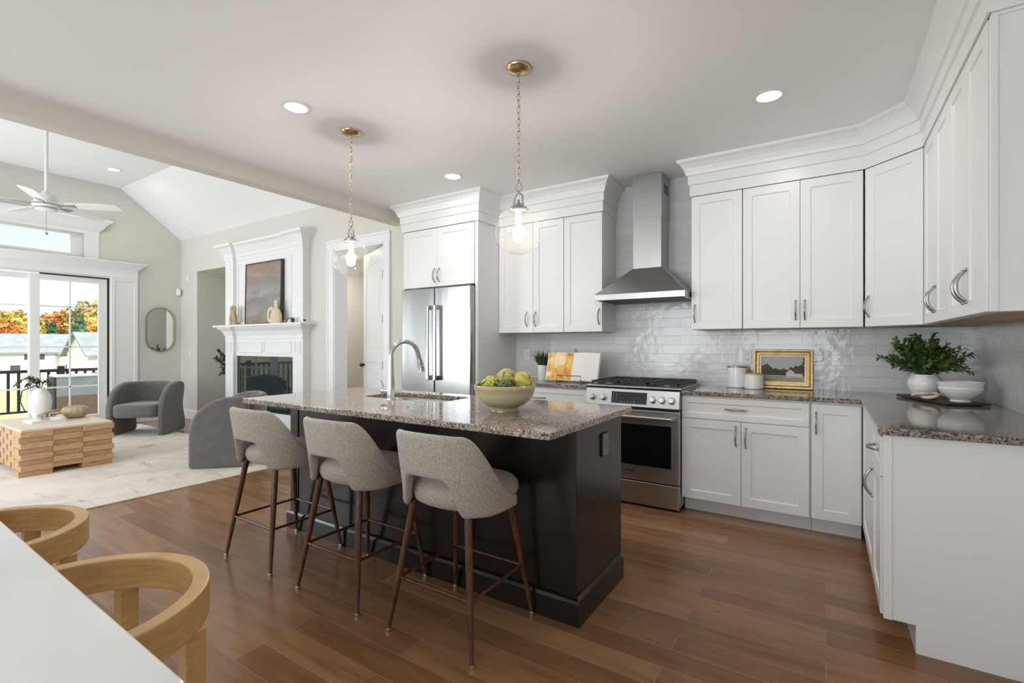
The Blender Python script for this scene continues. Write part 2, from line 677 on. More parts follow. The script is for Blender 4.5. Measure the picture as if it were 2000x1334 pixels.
DX0, DX1, DZ = -5.21, -4.30, 2.45              # interior doorway
NX0, NX1, NZ = -8.77, -7.75, 2.47              # niche beside the fireplace
b = MB()
for x0, x1, z0, z1 in ((LX - 0.15, NX0, 0, 3.05), (NX0, NX1, NZ, 3.05), (NX1, DX0, 0, 3.05), (DX0, DX1, DZ, 3.05), (DX1, -3.79, 0, CEIL)):
    b.box(x0, FY, z0, x1, FY + 0.19, z1)
b.box(DX1, FY, CEIL, -3.97, FY + 0.19, 3.05)
struct(b.build('wall_fireplace', M['wall']))
b = MB()
b.box(NX0 - 0.1, FY + 0.19, 0, NX0, 4.75, NZ + 0.1)
b.box(NX1, FY + 0.19, 0, NX1 + 0.1, 4.75, NZ + 0.1)
b.box(NX0, 4.65, 0, NX1, 4.75, NZ + 0.1)
b.box(NX0, FY + 0.19, NZ, NX1, 4.65, NZ + 0.1)
struct(b.build('wall_niche', M['wall']))
b = MB()
b.box(-6.3, FY + 0.19, 0, -6.2, 5.9, 2.65)
b.box(-6.2, 5.8, 0, -3.91, 5.9, 2.65)
b.box(-3.99, FY + 0.19, 0, -3.91, 5.8, 2.65)
struct(b.build('wall_hall', M['wall']))
b = MB()
b.box(-6.3, FY + 0.19, 2.6, -3.91, 5.9, 2.7)
struct(b.build('ceiling_hall', M['ceiling']))

# window wall with the sliding door and the transom above it
SY0, SY1, SZ = 0.28, 2.915, 2.31
TY0, TY1, TZ0, TZ1 = 0.55, 2.63, 2.585, 2.935
b = MB()
x0, x1 = LX - 0.15, LX
b.box(x0, SY1, 0, x1, FY, SZ)
b.box(x0, -0.85, 0, x1, SY0, SZ)
b.box(x0, -0.85, SZ, x1, FY, TZ0)
b.box(x0, TY1, TZ0, x1, FY, TZ1)
b.box(x0, -0.85, TZ0, x1, TY0, TZ1)
b.box(x0, -0.85, TZ1, x1, FY, 3.05)
b.prism([(-0.72, 3.05), (3.92, 3.05), (3.07, 3.73), (0.13, 3.73)], YZ, x0, x1)
struct(b.build('wall_left', M['wall']))

# beam between kitchen and living room, with the gable above it
b = MB()
b.box(-4.11, -0.7, 2.60, -3.97, FY, 2.74)
struct(b.build('trim_beam', M['beam'], bevel=0.004))
b = MB()
b.prism([(-0.85, 2.74), (FY, 2.74), (FY, 3.05), (3.045, 3.75), (0.155, 3.75), (-0.85, 3.05)], YZ, -4.11, -3.97)
struct(b.build('wall_gable', M['wall']))


def wall_with_windows(name, y0, y1, xa, xb, h, wins):
    """A wall along X with window openings (x0, x1, z0, z1); returns nothing."""
    w = MB()
    xs = xa
    for (a, c, z0, z1) in wins:
        w.box(xs, y0, 0, a, y1, h)
        w.box(a, y0, 0, c, y1, z0)
        w.box(a, y0, z1, c, y1, h)
        xs = c
    w.box(xs, y0, 0, xb, y1, h)
    struct(w.build(name, M['wall']))


wall_with_windows('wall_dining', -3.40, -3.25, -4.11, RX + 0.12, CEIL, [(-3.75, -2.05, 0.45, 2.45), (-1.6, 0.1, 0.45, 2.45)])
wall_with_windows('wall_living', -0.85, -0.70, LX - 0.15, -3.97, 3.05, [(-9.2, -8.3, 0.5, 2.6), (-6.95, -5.25, 0.5, 2.6)])
b = MB()
b.box(-4.11, -3.25, 0, -3.97, -0.85, CEIL)
struct(b.build('wall_dining_side', M['wall']))
k = 2
for (xa, xb, ys, z0, z1) in ((-3.75, -2.05, -3.30, 0.45, 2.45), (-1.6, 0.1, -3.30, 0.45, 2.45), (-9.2, -8.3, -0.75, 0.5, 2.6), (-6.95, -5.25, -0.75, 0.5, 2.6)):  # unseen windows, added and placed for the fill lamps and their reflections
    w = MB()
    o_ = [(xa - 0.07, z0 - 0.07), (xb + 0.07, z0 - 0.07), (xb + 0.07, z1 + 0.07), (xa - 0.07, z1 + 0.07)]
    i_ = [(xa + 0.05, z0 + 0.05), (xb - 0.05, z0 + 0.05), (xb - 0.05, z1 - 0.05), (xa + 0.05, z1 - 0.05)]
    w.ring(o_, i_, XZ, ys + 0.05, ys + 0.07)
    xm = (xa + xb) / 2
    w.box(xm - 0.03, ys, z0, xm + 0.03, ys + 0.05, z1)
    zm = (z0 + z1) / 2
    w.box(xa, ys, zm - 0.02, xb, ys + 0.05, zm + 0.02)
    struct(w.build('window_%d' % k, M['trim']))
    k += 1

# tile behind the counters
b = MB()
b.box(-2.775, BY - 0.008, 0.88, RX, BY, CEIL)
struct(b.build('backsplash', M['tile_back']))
b = MB()
b.box(RX - 0.008, 2.53, 0.88, RX, BY - 0.008, 1.42)
struct(b.build('backsplash_side', M['tile_right']))

# baseboards
def baseboard(name, pts):
    prof = [(0, 0), (0.016, 0), (0.016, 0.13), (0.010, 0.145), (0.006, 0.16), (0, 0.16)]
    w = MB()
    w.sweep(prof, pts)
    return struct(w.build(name, M['trim']))


baseboard('baseboard_fireplace', [(LX, FY), (NX0, FY)])
baseboard('baseboard_left', [(LX, 3.27), (LX, FY)])
baseboard('baseboard_door', [(-4.185, FY), (-3.79, FY)])
baseboard('baseboard_niche', [(NX0, FY), (NX0, 4.65)])

# interior doorway: casing, jambs and the open door leaf
cw = 0.115
prof_c = [(0.0, 0.0), (0.012, 0.0), (0.020, 0.02), (0.020, 0.085), (0.028, 0.09), (0.028, cw), (0.0, cw)]
b = MB()
for xa, sgn in ((DX0, -1), (DX1, 1)):
    poly = [(xa + sgn * q, FY - p) for p, q in prof_c]
    b.prism(poly, XY, 0, DZ)
poly = [(FY - p, DZ + q) for p, q in prof_c]
b.prism(poly, YZ, DX0 - cw, DX1 + cw)
b.box(DX0, FY - 0.002, 0, DX0 + 0.018, FY + 0.192, DZ)
b.box(DX1 - 0.018, FY - 0.002, 0, DX1, FY + 0.192, DZ)
b.box(DX0, FY - 0.002, DZ - 0.018, DX1, FY + 0.192, DZ)
struct(b.build('trim_doorway', M['trim']))

# door_2: local x from the hinge to the free edge, y = thickness
dr = bpy.data.objects.new('door_2', None)
COL.objects.link(dr)
dr.location = (-4.335, FY + 0.045, 0.012)
dr.rotation_euler = (0, 0, math.atan2(0.355, -0.765))
struct(dr)
dr['label'] = 'white panelled interior door standing ajar right of the fireplace'
b = MB()
dw, dh = 0.843, 2.40
zs = [0.0, 0.22, 1.02, 1.16, 2.24, dh]
b.box(0, -0.012, 0, dw, 0.012, dh)
for s in (-1, 1):
    yo, yi = s * 0.02, s * 0.011
    for (xa, xb, za, zb) in ((0, 0.12, 0, dh), (dw - 0.12, dw, 0, dh), (0.12, dw - 0.12, zs[0], zs[1]), (0.12, dw - 0.12, zs[2], zs[3]), (0.12, dw - 0.12, zs[4], zs[5])):
        b.box(xa, min(yo, yi), za, xb, max(yo, yi), zb)
    for za, zb in ((zs[1], zs[2]), (zs[3], zs[4])):
        b.box(0.17, min(yo, yi) + (0.003 if s < 0 else 0), za + 0.05, dw - 0.17, max(yo, yi) - (0.003 if s > 0 else 0), zb - 0.05)
b.build('door_leaf', M['trim'], dr, bevel=0.003)
for z in (2.07, 1.545, 1.0, 0.25):
    h_ = MB()
    h_.lathe([(0.009, -0.055), (0.009, 0.055)], 10, (-0.014, 0.018, z))
    h_.box(-0.02, 0.012, z - 0.05, 0.03, 0.0215, z + 0.05)
    h_.build('hinge', M['black'], dr)
h_ = MB()
for s in (-1, 1):
    h_.ball((dw - 0.06, s * 0.06, 0.98), 0.028, 14, 8)
h_.tube([(dw - 0.06, -0.06, 0.98), (dw - 0.06, 0.06, 0.98)], 0.012, 8)
h_.build('door_knob', M['black'], dr, smooth=180)

# sliding door door_1 in the window wall
d1 = bpy.data.objects.new('door_1', None)
COL.objects.link(d1)
d1.location = (LX - 0.1, (SY0 + SY1) / 2, 0)
struct(d1)
d1['label'] = 'white framed sliding glass door looking out on the deck'
OX, OY = LX - 0.1, (SY0 + SY1) / 2


def at1(w):
    w.M = Matrix.Translation((-OX, -OY, 0))
    return w


b = at1(MB())
xa, xb = LX - 0.14, LX - 0.01
b.box(xa, SY0, SZ - 0.025, xb, SY1, SZ)
b.box(xa, SY0, 0.0, xb, SY1, 0.035)
b.box(xa, SY0, 0, xb, SY0 + 0.025, SZ)
b.box(xa, SY1 - 0.012, 0, xb - 0.04, SY1, SZ)
b.build('door_frame', M['trim'], d1)
b = at1(MB())
b.box(LX - 0.075, SY1 - 0.024, 0.03, LX - 0.03, SY1 - 0.006, SZ - 0.02)
b.box(LX - 0.075, 2.12, SZ - 0.045, LX - 0.03, SY1 - 0.006, SZ - 0.02)
b.build('weather_strip', M['black'], d1)


def slider_panel(y0, y1, xm):
    w = at1(MB())
    z0, z1 = 0.036, SZ - 0.045
    ya, yb = y0 + 0.105, y1 - 0.105
    za, zb = 0.19, z1 - 0.075
    w.ring([(y0, z0), (y1, z0), (y1, z1), (y0, z1)], [(ya, za), (yb, za), (yb, zb), (ya, zb)], YZ, xm - 0.02, xm + 0.02)
    w.box(xm - 0.008, (ya + yb) / 2 - 0.010, za, xm + 0.008, (ya + yb) / 2 + 0.010, zb)
    for z in (0.63, 1.22, 1.81):
        w.box(xm - 0.008, ya, z - 0.010, xm + 0.008, yb, z + 0.010)
    p = w.build('sliding_panel', M['trim'], d1, bevel=0.002)
    g = at1(MB())
    g.add([(xm, ya, za), (xm, yb, za), (xm, yb, zb), (xm, ya, zb)], [(0, 1, 2, 3)])
    g.build('pane', M['pane'], p)


slider_panel(2.015, 2.888, LX - 0.055)
slider_panel(1.15, 2.115, LX - 0.10)
slider_panel(0.31, 1.15, LX - 0.055)

# casing of the sliding door: fluted pilasters and a crowned head
b = MB()
for y0 in (SY1 + 0.005, SY0 - 0.355):
    b.box(LX, y0, 0, LX + 0.018, y0 + 0.35, SZ)
    b.box(LX + 0.018, y0, 0, LX + 0.030, y0 + 0.05, SZ)
    b.box(LX + 0.018, y0 + 0.30, 0, LX + 0.030, y0 + 0.35, SZ)
    b.box(LX + 0.018, y0 + 0.05, SZ - 0.06, LX + 0.030, y0 + 0.30, SZ)
    b.box(LX + 0.018, y0 + 0.05, 0, LX + 0.030, y0 + 0.30, 0.2)
b.box(LX, SY0 - 0.355, SZ - 0.005, LX + 0.034, SY1 + 0.355, 2.45)
struct(b.build('trim_slider_casing', M['trim'], bevel=0.004))
b = MB()
ye0, ye1 = SY0 - 0.355, SY1 + 0.355
b.sweep([(0, 2.44), (0.004, 2.44), (0.022, 2.46), (0.055, 2.495), (0.085, 2.525), (0.10, 2.53), (0.10, 2.547), (0, 2.547)],
        [(LX, ye0), (LX + 0.034, ye0), (LX + 0.034, ye1), (LX, ye1)])
struct(b.build('trim_slider_head', M['trim']))

# transom window
w1 = bpy.data.objects.new('window_1', None)
COL.objects.link(w1)
struct(w1)
w1['label'] = 'transom window above the sliding door'
b = MB()
b.ring([(TY0, TZ0), (TY1, TZ0), (TY1, TZ1), (TY0, TZ1)], [(TY0 + 0.17, TZ0 + 0.035), (TY1 - 0.17, TZ0 + 0.035), (TY1 - 0.17, TZ1 - 0.035), (TY0 + 0.17, TZ1 - 0.035)], YZ, LX - 0.12, LX - 0.06)
b.build('window_frame', M['trim'], w1, bevel=0.004)
b = MB()
b.add([(LX - 0.09, TY0, TZ0), (LX - 0.09, TY1, TZ0), (LX - 0.09, TY1, TZ1), (LX - 0.09, TY0, TZ1)], [(0, 1, 2, 3)])
b.build('pane', M['pane'], w1)
b = MB()
b.box(LX, TY1 - 0.03, 2.547, LX + 0.02, TY1 + 0.145, 2.96)
b.box(LX, TY0 - 0.145, 2.547, LX + 0.02, TY0 + 0.03, 2.96)
b.box(LX, TY0 - 0.145, TZ1 - 0.01, LX + 0.022, TY1 + 0.145, 3.0)
b.sweep([(0, 2.975), (0.006, 2.975), (0.03, 3.0), (0.07, 3.06), (0.115, 3.115), (0.13, 3.12), (0.13, 3.15), (0, 3.15)],
        [(LX, TY0 - 0.145), (LX + 0.022, TY0 - 0.145), (LX + 0.022, TY1 + 0.145), (LX, TY1 + 0.145)])
struct(b.build('trim_transom', M['trim'], bevel=0.003))

# ================================================================ kitchen cabinets
DT = 0.02


def shaker(name, parent, x, z, w, h, y=0.0, stile=0.062, handle=None, material=None, slab=False):
    """A recessed-panel front; local x right, z up, face towards -y. handle: ('v'|'h', x, z) centre of an arched pull."""
    material = material or M['white']
    g = 0.0016
    x0, x1, z0, z1 = g, w - g, g, h - g
    b = MB()
    f, bk, rc, c = -DT, 0.0, -DT + 0.0085, 0.004
    s = stile
    O = [(x0, z0), (x1, z0), (x1, z1), (x0, z1)]
    I = [(x0 + s, z0 + s), (x1 - s, z0 + s), (x1 - s, z1 - s), (x0 + s, z1 - s)]
    J = [(x0 + s + c, z0 + s + c), (x1 - s - c, z0 + s + c), (x1 - s - c, z1 - s - c), (x0 + s + c, z1 - s - c)]
    vs = [(a, bk, d) for a, d in O] + [(a, f, d) for a, d in O] + [(a, f, d) for a, d in I] + [(a, rc, d) for a, d in J]
    fs = [(3, 2, 1, 0), (12, 13, 14, 15)]
    for i in range(4):
        j = (i + 1) % 4
        fs += [(i, j, 4 + j, 4 + i), (4 + i, 4 + j, 8 + j, 8 + i), (8 + i, 8 + j, 12 + j, 12 + i)]
    b.add(vs, fs)
    o = b.build(name, material, parent, bevel=0.0018, seg=1, loc=(x, y, z))
    if handle:
        pull(o, handle)
    return o


def pull(parent, handle, L=0.135, out=0.034, y=-DT):
    kind, hx, hz = handle[:3]
    b = MB()
    n = 12
    pts, rad = [], []
    for i in range(n + 1):
        t = -1 + 2 * i / n
        d = y - out * (1 - abs(t) ** 2.2) - 0.001
        p = (hx, d, hz + t * L / 2) if kind == 'v' else (hx + t * L / 2, d, hz)
        pts.append(p)
        rad.append(0.0048 + 0.0025 * (1 - t * t))
    b.tube(pts, rad, 8, flat=0.75)
    for s in (-1, 1):
        p = (hx, y, hz + s * L / 2) if kind == 'v' else (hx + s * L / 2, y, hz)
        b.ball((p[0], p[1] - 0.002, p[2]), 0.0075, 10, 6)
    return b.build('handle', M['nickel'], parent, smooth=180)


def cabinet(label, loc, rz, w, d, h, base=False, name='wall_cabinet', cat='cabinet', group=None, under=True):
    t = thing(name, label, cat, loc, rz, group)
    b = MB()
    b.box(0, 0.0005, 0, w, d, h)
    b.build('carcass', M['white'], t)
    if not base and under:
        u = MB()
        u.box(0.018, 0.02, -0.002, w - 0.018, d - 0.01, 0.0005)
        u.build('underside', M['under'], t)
    if base:
        k = MB()
        k.box(0.0, 0.094, -0.115, w, 0.108, -0.0005)
        k.build('toe_kick', M['white'], t)
    return t


UZ, UT = 1.378, 2.44          # wall cabinets: bottom and top
UF = 4.05                     # carcass front of the wall cabinets on the back wall (doors stand 2 cm proud)
UD = BY - 0.010 - UF
UH = UT - UZ

# --- wall cabinets left of the hood
c = cabinet('white double-door wall cabinet left of the range hood, next to the fridge panel', (-2.773, UF, UZ - 0.006), 0, 0.730, UD, UH + 0.006)
shaker('door', c, 0.0, 0.0, 0.400, UH + 0.004, handle=('v', 0.332, 0.130))
shaker('door', c, 0.400, 0.0, 0.330, UH + 0.004, handle=('v', 0.030, 0.130))
c = cabinet('white single-door wall cabinet directly left of the steel range hood', (-2.040, UF, UZ - 0.006), 0, 0.378, UD, UH + 0.006)
shaker('door', c, 0.0, 0.0, 0.378, UH + 0.004, handle=('v', 0.350, 0.135))
# --- wall cabinets right of the hood
c = cabinet('white single-door wall cabinet directly right of the steel range hood', (-0.904, UF, UZ), 0, 0.371, UD, UH)
shaker('door', c, 0.0, 0.0, 0.371, UH - 0.002, handle=('v', 0.028, 0.128))
c = cabinet('white double-door wall cabinet above the gold framed landscape painting', (-0.529, UF, UZ), 0, 0.742, UD, UH)
shaker('door', c, 0.0, 0.0, 0.374, UH - 0.002, handle=('v', 0.346, 0.128))
shaker('door', c, 0.374, 0.0, 0.368, UH - 0.002, handle=('v', 0.028, 0.128))

# --- diagonal corner wall cabinet
cl = math.hypot(0.49 - 0.217, 0.276)
t = thing('corner_cabinet', 'white diagonal corner wall cabinet above the leafy plant', 'cabinet', (0.217, 4.03, UZ), -PI / 4)
Mi = (Matrix.Translation((0.217, 4.03, UZ)) @ Matrix.Rotation(-PI / 4, 4, 'Z')).inverted()
b = MB(Mi)
dq = 0.0145
poly = [(0.220 + dq, 4.03 + dq), (0.490 + dq, 3.757 + dq), (RX - 0.010, 3.757 + dq), (RX - 0.010, BY - 0.010), (0.220 + dq, BY - 0.010)]
b.prism(poly, XY, UZ, UT)
b.build('carcass', M['white'], t)
b = MB(Mi)
ctr = (0.58, 4.12)
pin = [(ctr[0] + (p[0] - ctr[0]) * 0.93, ctr[1] + (p[1] - ctr[1]) * 0.93) for p in poly]
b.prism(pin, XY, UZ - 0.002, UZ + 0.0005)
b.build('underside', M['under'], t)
shaker('door', t, 0.004, 0.0, cl - 0.008, UH - 0.002, y=0.0195, handle=('v', 0.030, 0.135))

# --- wall cabinets on the right wall: front faces -X
RF = 0.510
rd = RX - 0.0005 - RF
ys = [3.752, 3.07, 2.382]
lab = ['white double-door wall cabinet on the right wall, beside the diagonal corner cabinet', 'white double-door wall cabinet on the right wall, nearest the camera at the top right']
for i in range(2):
    wd = ys[i] - ys[i + 1] - (0.0 if i == 0 else 0.022)
    c = cabinet(lab[i], (RF, ys[i] - 0.001, UZ), -PI / 2, wd - 0.002, rd, UH)
    hw = (wd - 0.002) / 2
    shaker('door', c, 0.0, 0.0, hw, UH - 0.002, handle=('v', hw - 0.030, 0.125))
    shaker('door', c, hw, 0.0, hw, UH - 0.002, handle=('v', 0.030, 0.125))
# finished end panel of the right-hand wall cabinets
t = thing('end_panel', 'white framed end panel closing the wall cabinets at the top right', 'panel', (RF - 0.016, 2.381, UZ))
b = MB()
b.box(0, 0, 0, rd + 0.014, 0.018, UH)
b.build('board', M['white'], t)
b = MB()
O = [(0.0, 0.0), (rd + 0.014, 0.0), (rd + 0.014, UH), (0.0, UH)]
I = [(0.018, 0.001), (rd - 0.02, 0.001), (rd - 0.02, UH - 0.012), (0.018, UH - 0.012)]
b.ring(O, I, XZ, -0.008, 0.0)
b.build('stile_frame', M['white'], t, bevel=0.002, seg=1)

# --- fridge surround
t = thing('fridge_panel', 'tall white side panel standing right of the steel fridge', 'panel', (-2.812, 3.685, 0))
b = MB()
b.box(0, 0, 0, 0.036, BY - 0.002 - 3.685, UT)
b.build('board', M['white'], t, bevel=0.002, seg=1)
FZ = 1.842
c = cabinet('white double-door cabinet mounted above the steel fridge', (-3.775, 3.705, FZ), 0, 0.960, BY - 3.705, UT - FZ, under=False)
shaker('door', c, 0.012, 0.0, 0.470, UT - FZ - 0.002, handle=('v', 0.440, 0.115))
shaker('door', c, 0.482, 0.0, 0.470, UT - FZ - 0.002, handle=('v', 0.030, 0.115))

# --- crown moulding to the ceiling
crown = [(0.0, UT), (0.010, UT), (0.010, 2.525), (0.022, 2.53), (0.022, 2.598), (0.034, 2.603), (0.040, 2.625), (0.052, 2.655), (0.072, 2.685), (0.092, 2.70), (0.096, CEIL), (0.0, CEIL)]
b = MB()
b.sweep(crown, [(-3.775, FY + 0.0), (-3.775, 3.685), (-2.774, 3.685), (-2.774, 4.032), (-1.662, 4.032), (-1.662, BY - 0.008)])
struct(b.build('trim_crown_left', M['white']))
b = MB()
b.sweep(crown, [(-0.904, BY - 0.008), (-0.904, 4.032), (0.218, 4.032), (0.492, 3.758), (0.492, 2.372), (RX, 2.372)])
struct(b.build('trim_crown_right', M['white']))

# --- base cabinets on the back wall
BF = 3.765
BD = BY - 0.010 - BF
BH = 0.884 - 0.115
c = cabinet('white base cabinet with one drawer between the fridge panel and the range', (-2.774, BF, 0.115), 0, 1.100, BD, BH, True, 'base_cabinet')
shaker('drawer', c, 0.0, BH - 0.172, 1.100, 0.160, stile=0.040, handle=('h', 0.62, 0.075))
shaker('door', c, 0.0, 0.0, 0.550, BH - 0.176, handle=('v', 0.52, 0.50))
shaker('door', c, 0.550, 0.0, 0.550, BH - 0.176, handle=('v', 0.03, 0.50))
c = cabinet('white base cabinet with one wide drawer over two doors right of the range', (-0.911, BF, 0.115), 0, 0.826, BD, BH, True, 'base_cabinet')
shaker('drawer', c, 0.0, BH - 0.172, 0.820, 0.160, stile=0.042, handle=('h', 0.372, 0.082))
shaker('door', c, 0.0, 0.0, 0.409, BH - 0.176, handle=('v', 0.375, 0.492))
shaker('door', c, 0.409, 0.0, 0.411, BH - 0.176, handle=('v', 0.030, 0.485))
c = cabinet('white full-height single-door base cabinet in the inner corner of the counter', (-0.0825, BF, 0.115), 0, 0.2745, BD, BH, True, 'base_cabinet')
shaker('door', c, 0.002, 0.0, 0.270, BH - 0.014, handle=('v', 0.027, 0.630))

# --- base run on the right wall (front faces -X)
c = cabinet('white blind corner base cabinet on the right run, deep in the corner', (0.214, 3.742, 0.115), -PI / 2, 0.755, RX - 0.012 - 0.214, BH, True, 'base_cabinet')
shaker('door', c, 0.02, 0.0, 0.735, BH - 0.014)
c = cabinet('white base cabinet with drawer and door at the near end of the right run', (0.214, 2.9855, 0.115), -PI / 2, 0.4145, RX - 0.002 - 0.214, BH, True, 'base_cabinet')
shaker('drawer', c, 0.0, BH - 0.185, 0.408, 0.172, stile=0.045, handle=('h', 0.204, 0.090))
shaker('door', c, 0.0, 0.0, 0.408, BH - 0.189, handle=('v', 0.032, 0.470))
# end panel with toe-kick notch
t = thing('end_panel', 'white end panel with toe-kick notch closing the base run at lower right', 'panel', (0.202, 2.550, 0))
b = MB()
X1 = RX - 0.001 - 0.202
b.prism([(0, 0.115), (0.106, 0.115), (0.106, 0.0), (X1, 0.0), (X1, 0.884), (0, 0.884)], XZ, 0.0, 0.020)
b.build('board', M['white'], t, bevel=0.001, seg=1)
b = MB()
b.box(0.0, -0.006, 0.115, 0.030, 0.0, 0.882)
b.build('stile', M['white'], t, bevel=0.0015, seg=1)

# --- countertops
CT0, CT1 = 0.8845, 0.9145


def slab(label, poly, material, name='countertop', cat='countertop', hole=None):
    b = MB()
    if hole:
        (xa, ya), (xb, yb) = poly
        (ha, hb), (hc, hd) = hole
        rc_ = 0.05
        inner = arc(hc - rc_, hb + rc_, rc_, -90, 0, 5) + arc(hc - rc_, hd - rc_, rc_, 0, 90, 5) + arc(ha + rc_, hd - rc_, rc_, 90, 180, 5) + arc(ha + rc_, hb + rc_, rc_, 180, 270, 5)
        cx_, cy_ = (ha + hc) / 2, (hb + hd) / 2
        ro = 0.02
        outer = arc(xb - ro, ya + ro, ro, -90, 0, 5) + arc(xb - ro, yb - ro, ro, 0, 90, 5) + arc(xa + ro, yb - ro, ro, 90, 180, 5) + arc(xa + ro, ya + ro, ro, 180, 270, 5)
        b.ring(outer, inner, XY, CT0, CT1)
    else:
        b.prism(poly, XY, CT0, CT1)
    o = b.build(name, material, bevel=0.004, seg=2)
    return tag(o, label, cat)


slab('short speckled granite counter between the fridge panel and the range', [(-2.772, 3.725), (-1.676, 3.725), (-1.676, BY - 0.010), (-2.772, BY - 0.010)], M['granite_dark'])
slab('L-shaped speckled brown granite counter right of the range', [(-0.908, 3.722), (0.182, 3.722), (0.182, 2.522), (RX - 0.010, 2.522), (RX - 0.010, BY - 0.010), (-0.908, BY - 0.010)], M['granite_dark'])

# ================================================================ island
IX0, IX1, IY0, IY1 = -3.115, -0.940, 1.985, 2.530
t = thing('kitchen_island', 'dark espresso kitchen island standing in the middle of the floor', 'island', ((IX0 + IX1) / 2, (IY0 + IY1) / 2, 0))
ox, oy = (IX0 + IX1) / 2, (IY0 + IY1) / 2
TI = Matrix.Translation((-ox, -oy, 0))
SX0, SX1, SYa, SYb = -2.60, -1.93, 2.165, 2.50
b = MB(TI)
b.prism([(IX0, IY0), (IX1, IY0), (IX1, IY1), (IX0, IY1)], XY, 0.005, 0.66)
b.ring([(IX0, IY0), (IX1, IY0), (IX1, IY1), (IX0, IY1)], [(SX0 - 0.06, IY0 + 0.02), (SX1 + 0.06, IY0 + 0.02), (SX1 + 0.06, IY1 - 0.004), (SX0 - 0.06, IY1 - 0.004)], XY, 0.66, 0.883)
b.build('body', M['espresso'], t)
for xa in (IX0, IX1 - 0.085):
    b = MB(TI)
    b.box(xa, IY0 - 0.006, 0.1, xa + 0.085, IY0, 0.883)
    b.build('corner_stile', M['espresso'], t, bevel=0.001, seg=1)
b = MB(TI)
bp = [(0, 0.0), (0.022, 0.0), (0.022, 0.098), (0.016, 0.112), (0.006, 0.118), (0, 0.122)]
b.sweep(bp, [(IX0, IY1 - 0.005), (IX0, IY0), (IX1, IY0), (IX1, IY1 - 0.005)])
b.build('base_moulding', M['espresso'], t)
for i in range(4):
    wdt = (IX1 - IX0) / 4
    o_ = shaker('door', t, 0, 0, wdt, 0.765, handle=('v', 0.04 if i % 2 else wdt - 0.04, 0.62), material=M['espresso'])
    o_.location = (IX1 - wdt * i - ox, IY1 + 0.001 - oy, 0.115)
    o_.rotation_euler = (0, 0, PI)
# outlet on the island end
o_ = MB(TI)
o_.box(IX1, 2.262, 0.700, IX1 + 0.009, 2.338, 0.815)
op = o_.build('outlet_plate', M['iron'], t, bevel=0.002, seg=1)
op['label'] = 'grey power outlet on the island end'
o_ = MB(TI)
o_.box(IX1 + 0.009, 2.265, 0.703, IX1 + 0.0115, 2.335, 0.812)
M['outlet_grey'] = mat('outlet_grey', (0.20, 0.165, 0.14), 0.4)
o_.build('outlet_face', M['outlet_grey'], op, bevel=0.001, seg=1)
o_ = MB(TI)
for yq in (2.290, 2.316):
    for zq in (0.745, 0.765, 0.78):
        o_.box(IX1 + 0.0115, yq - 0.004, zq - 0.006, IX1 + 0.0122, yq + 0.004, zq + 0.004)
o_.build('outlet_slots', M['black'], op)

slab('large speckled granite slab with a sink cutout on the dark island', [(-3.150, 1.662), (-0.900, 2.618)], M['granite'], 'island_countertop', 'countertop', hole=[(SX0, SYa), (SX1, SYb)])

# sink
t = thing('sink', 'undermounted stainless steel sink set in the island counter', 'sink', ((SX0 + SX1) / 2, (SYa + SYb) / 2, 0.68))
hx, hy = (SX1 - SX0) / 2, (SYb - SYa) / 2


def rrect(hx, hy, r, n=5):
    return arc(hx - r, -hy + r, r, -90, 0, n) + arc(hx - r, hy - r, r, 0, 90, n) + arc(-hx + r, hy - r, r, 90, 180, n) + arc(-hx + r, -hy + r, r, 180, 270, n)


b = MB()
loops = [(rrect(hx + 0.022, hy + 0.022, 0.06), 0.2035), (rrect(hx + 0.004, hy + 0.004, 0.05), 0.2035), (rrect(hx - 0.004, hy - 0.004, 0.05), 0.19), (rrect(hx - 0.012, hy - 0.012, 0.05), 0.03), (rrect(hx - 0.04, hy - 0.04, 0.04), 0.008), (rrect(hx - 0.2, hy - 0.1, 0.02), 0.004)]
vs, fs = [], []
n = len(loops[0][0])
for lp, z in loops:
    vs += [(x, y, z) for x, y in lp]
for i in range(len(loops) - 1):
    for j in range(n):
        fs.append((i * n + j, i * n + (j + 1) % n, (i + 1) * n + (j + 1) % n, (i + 1) * n + j))
fs.append(tuple((len(loops) - 1) * n + j for j in range(n)))
b.add(vs, fs)
b.build('basin', M['steel'], t, smooth=40)
b = MB()
b.lathe([(0.045, 0.004), (0.045, 0.008), (0.035, 0.0085), (0.02, 0.006), (0.0, 0.006)], 24)
b.build('drain', M['chrome'], t, smooth=40)

# faucet
t = thing('faucet', 'tall chrome gooseneck faucet standing behind the island sink', 'faucet', (-2.285, 2.13, CT1))
b = MB()
b.lathe([(0.029, 0.0), (0.029, 0.008), (0.024, 0.014), (0.023, 0.10), (0.019, 0.16), (0.0165, 0.25)], 20)
b.build('body', M['chrome'], t, smooth=40)
b = MB()
pts = [(0, 0, 0.24), (0, 0, 0.27)] + [(0.03 * (1 - math.cos(R(a))) / 2, 0.105 * (1 - math.cos(R(a))), 0.27 + 0.095 * math.sin(R(a))) for a in range(12, 169, 12)]
pts += [(0.03, 0.212, 0.275), (0.032, 0.220, 0.245)]
b.tube(pts, [0.0165] * 2 + [0.0145] * (len(pts) - 2), 14)
b.build('spout', M['chrome'], t, smooth=60)
b = MB()
b.tube([(0.032, 0.219, 0.250), (0.034, 0.226, 0.215), (0.036, 0.234, 0.180), (0.037, 0.236, 0.165)], [0.016, 0.020, 0.021, 0.024], 14)
b.ball((0.05, 0.225, 0.20), 0.010, 10, 6)
b.build('spray_head', M['nickel'], t, smooth=50)
b = MB()
b.tube([(-0.015, 0, 0.055), (-0.055, 0.0, 0.055)], 0.016, 14)
b.ball((-0.066, 0.0, 0.055), 0.024, 16, 9)
b.tube([(-0.066, 0, 0.07), (-0.072, -0.012, 0.118)], [0.006, 0.0045], 8)
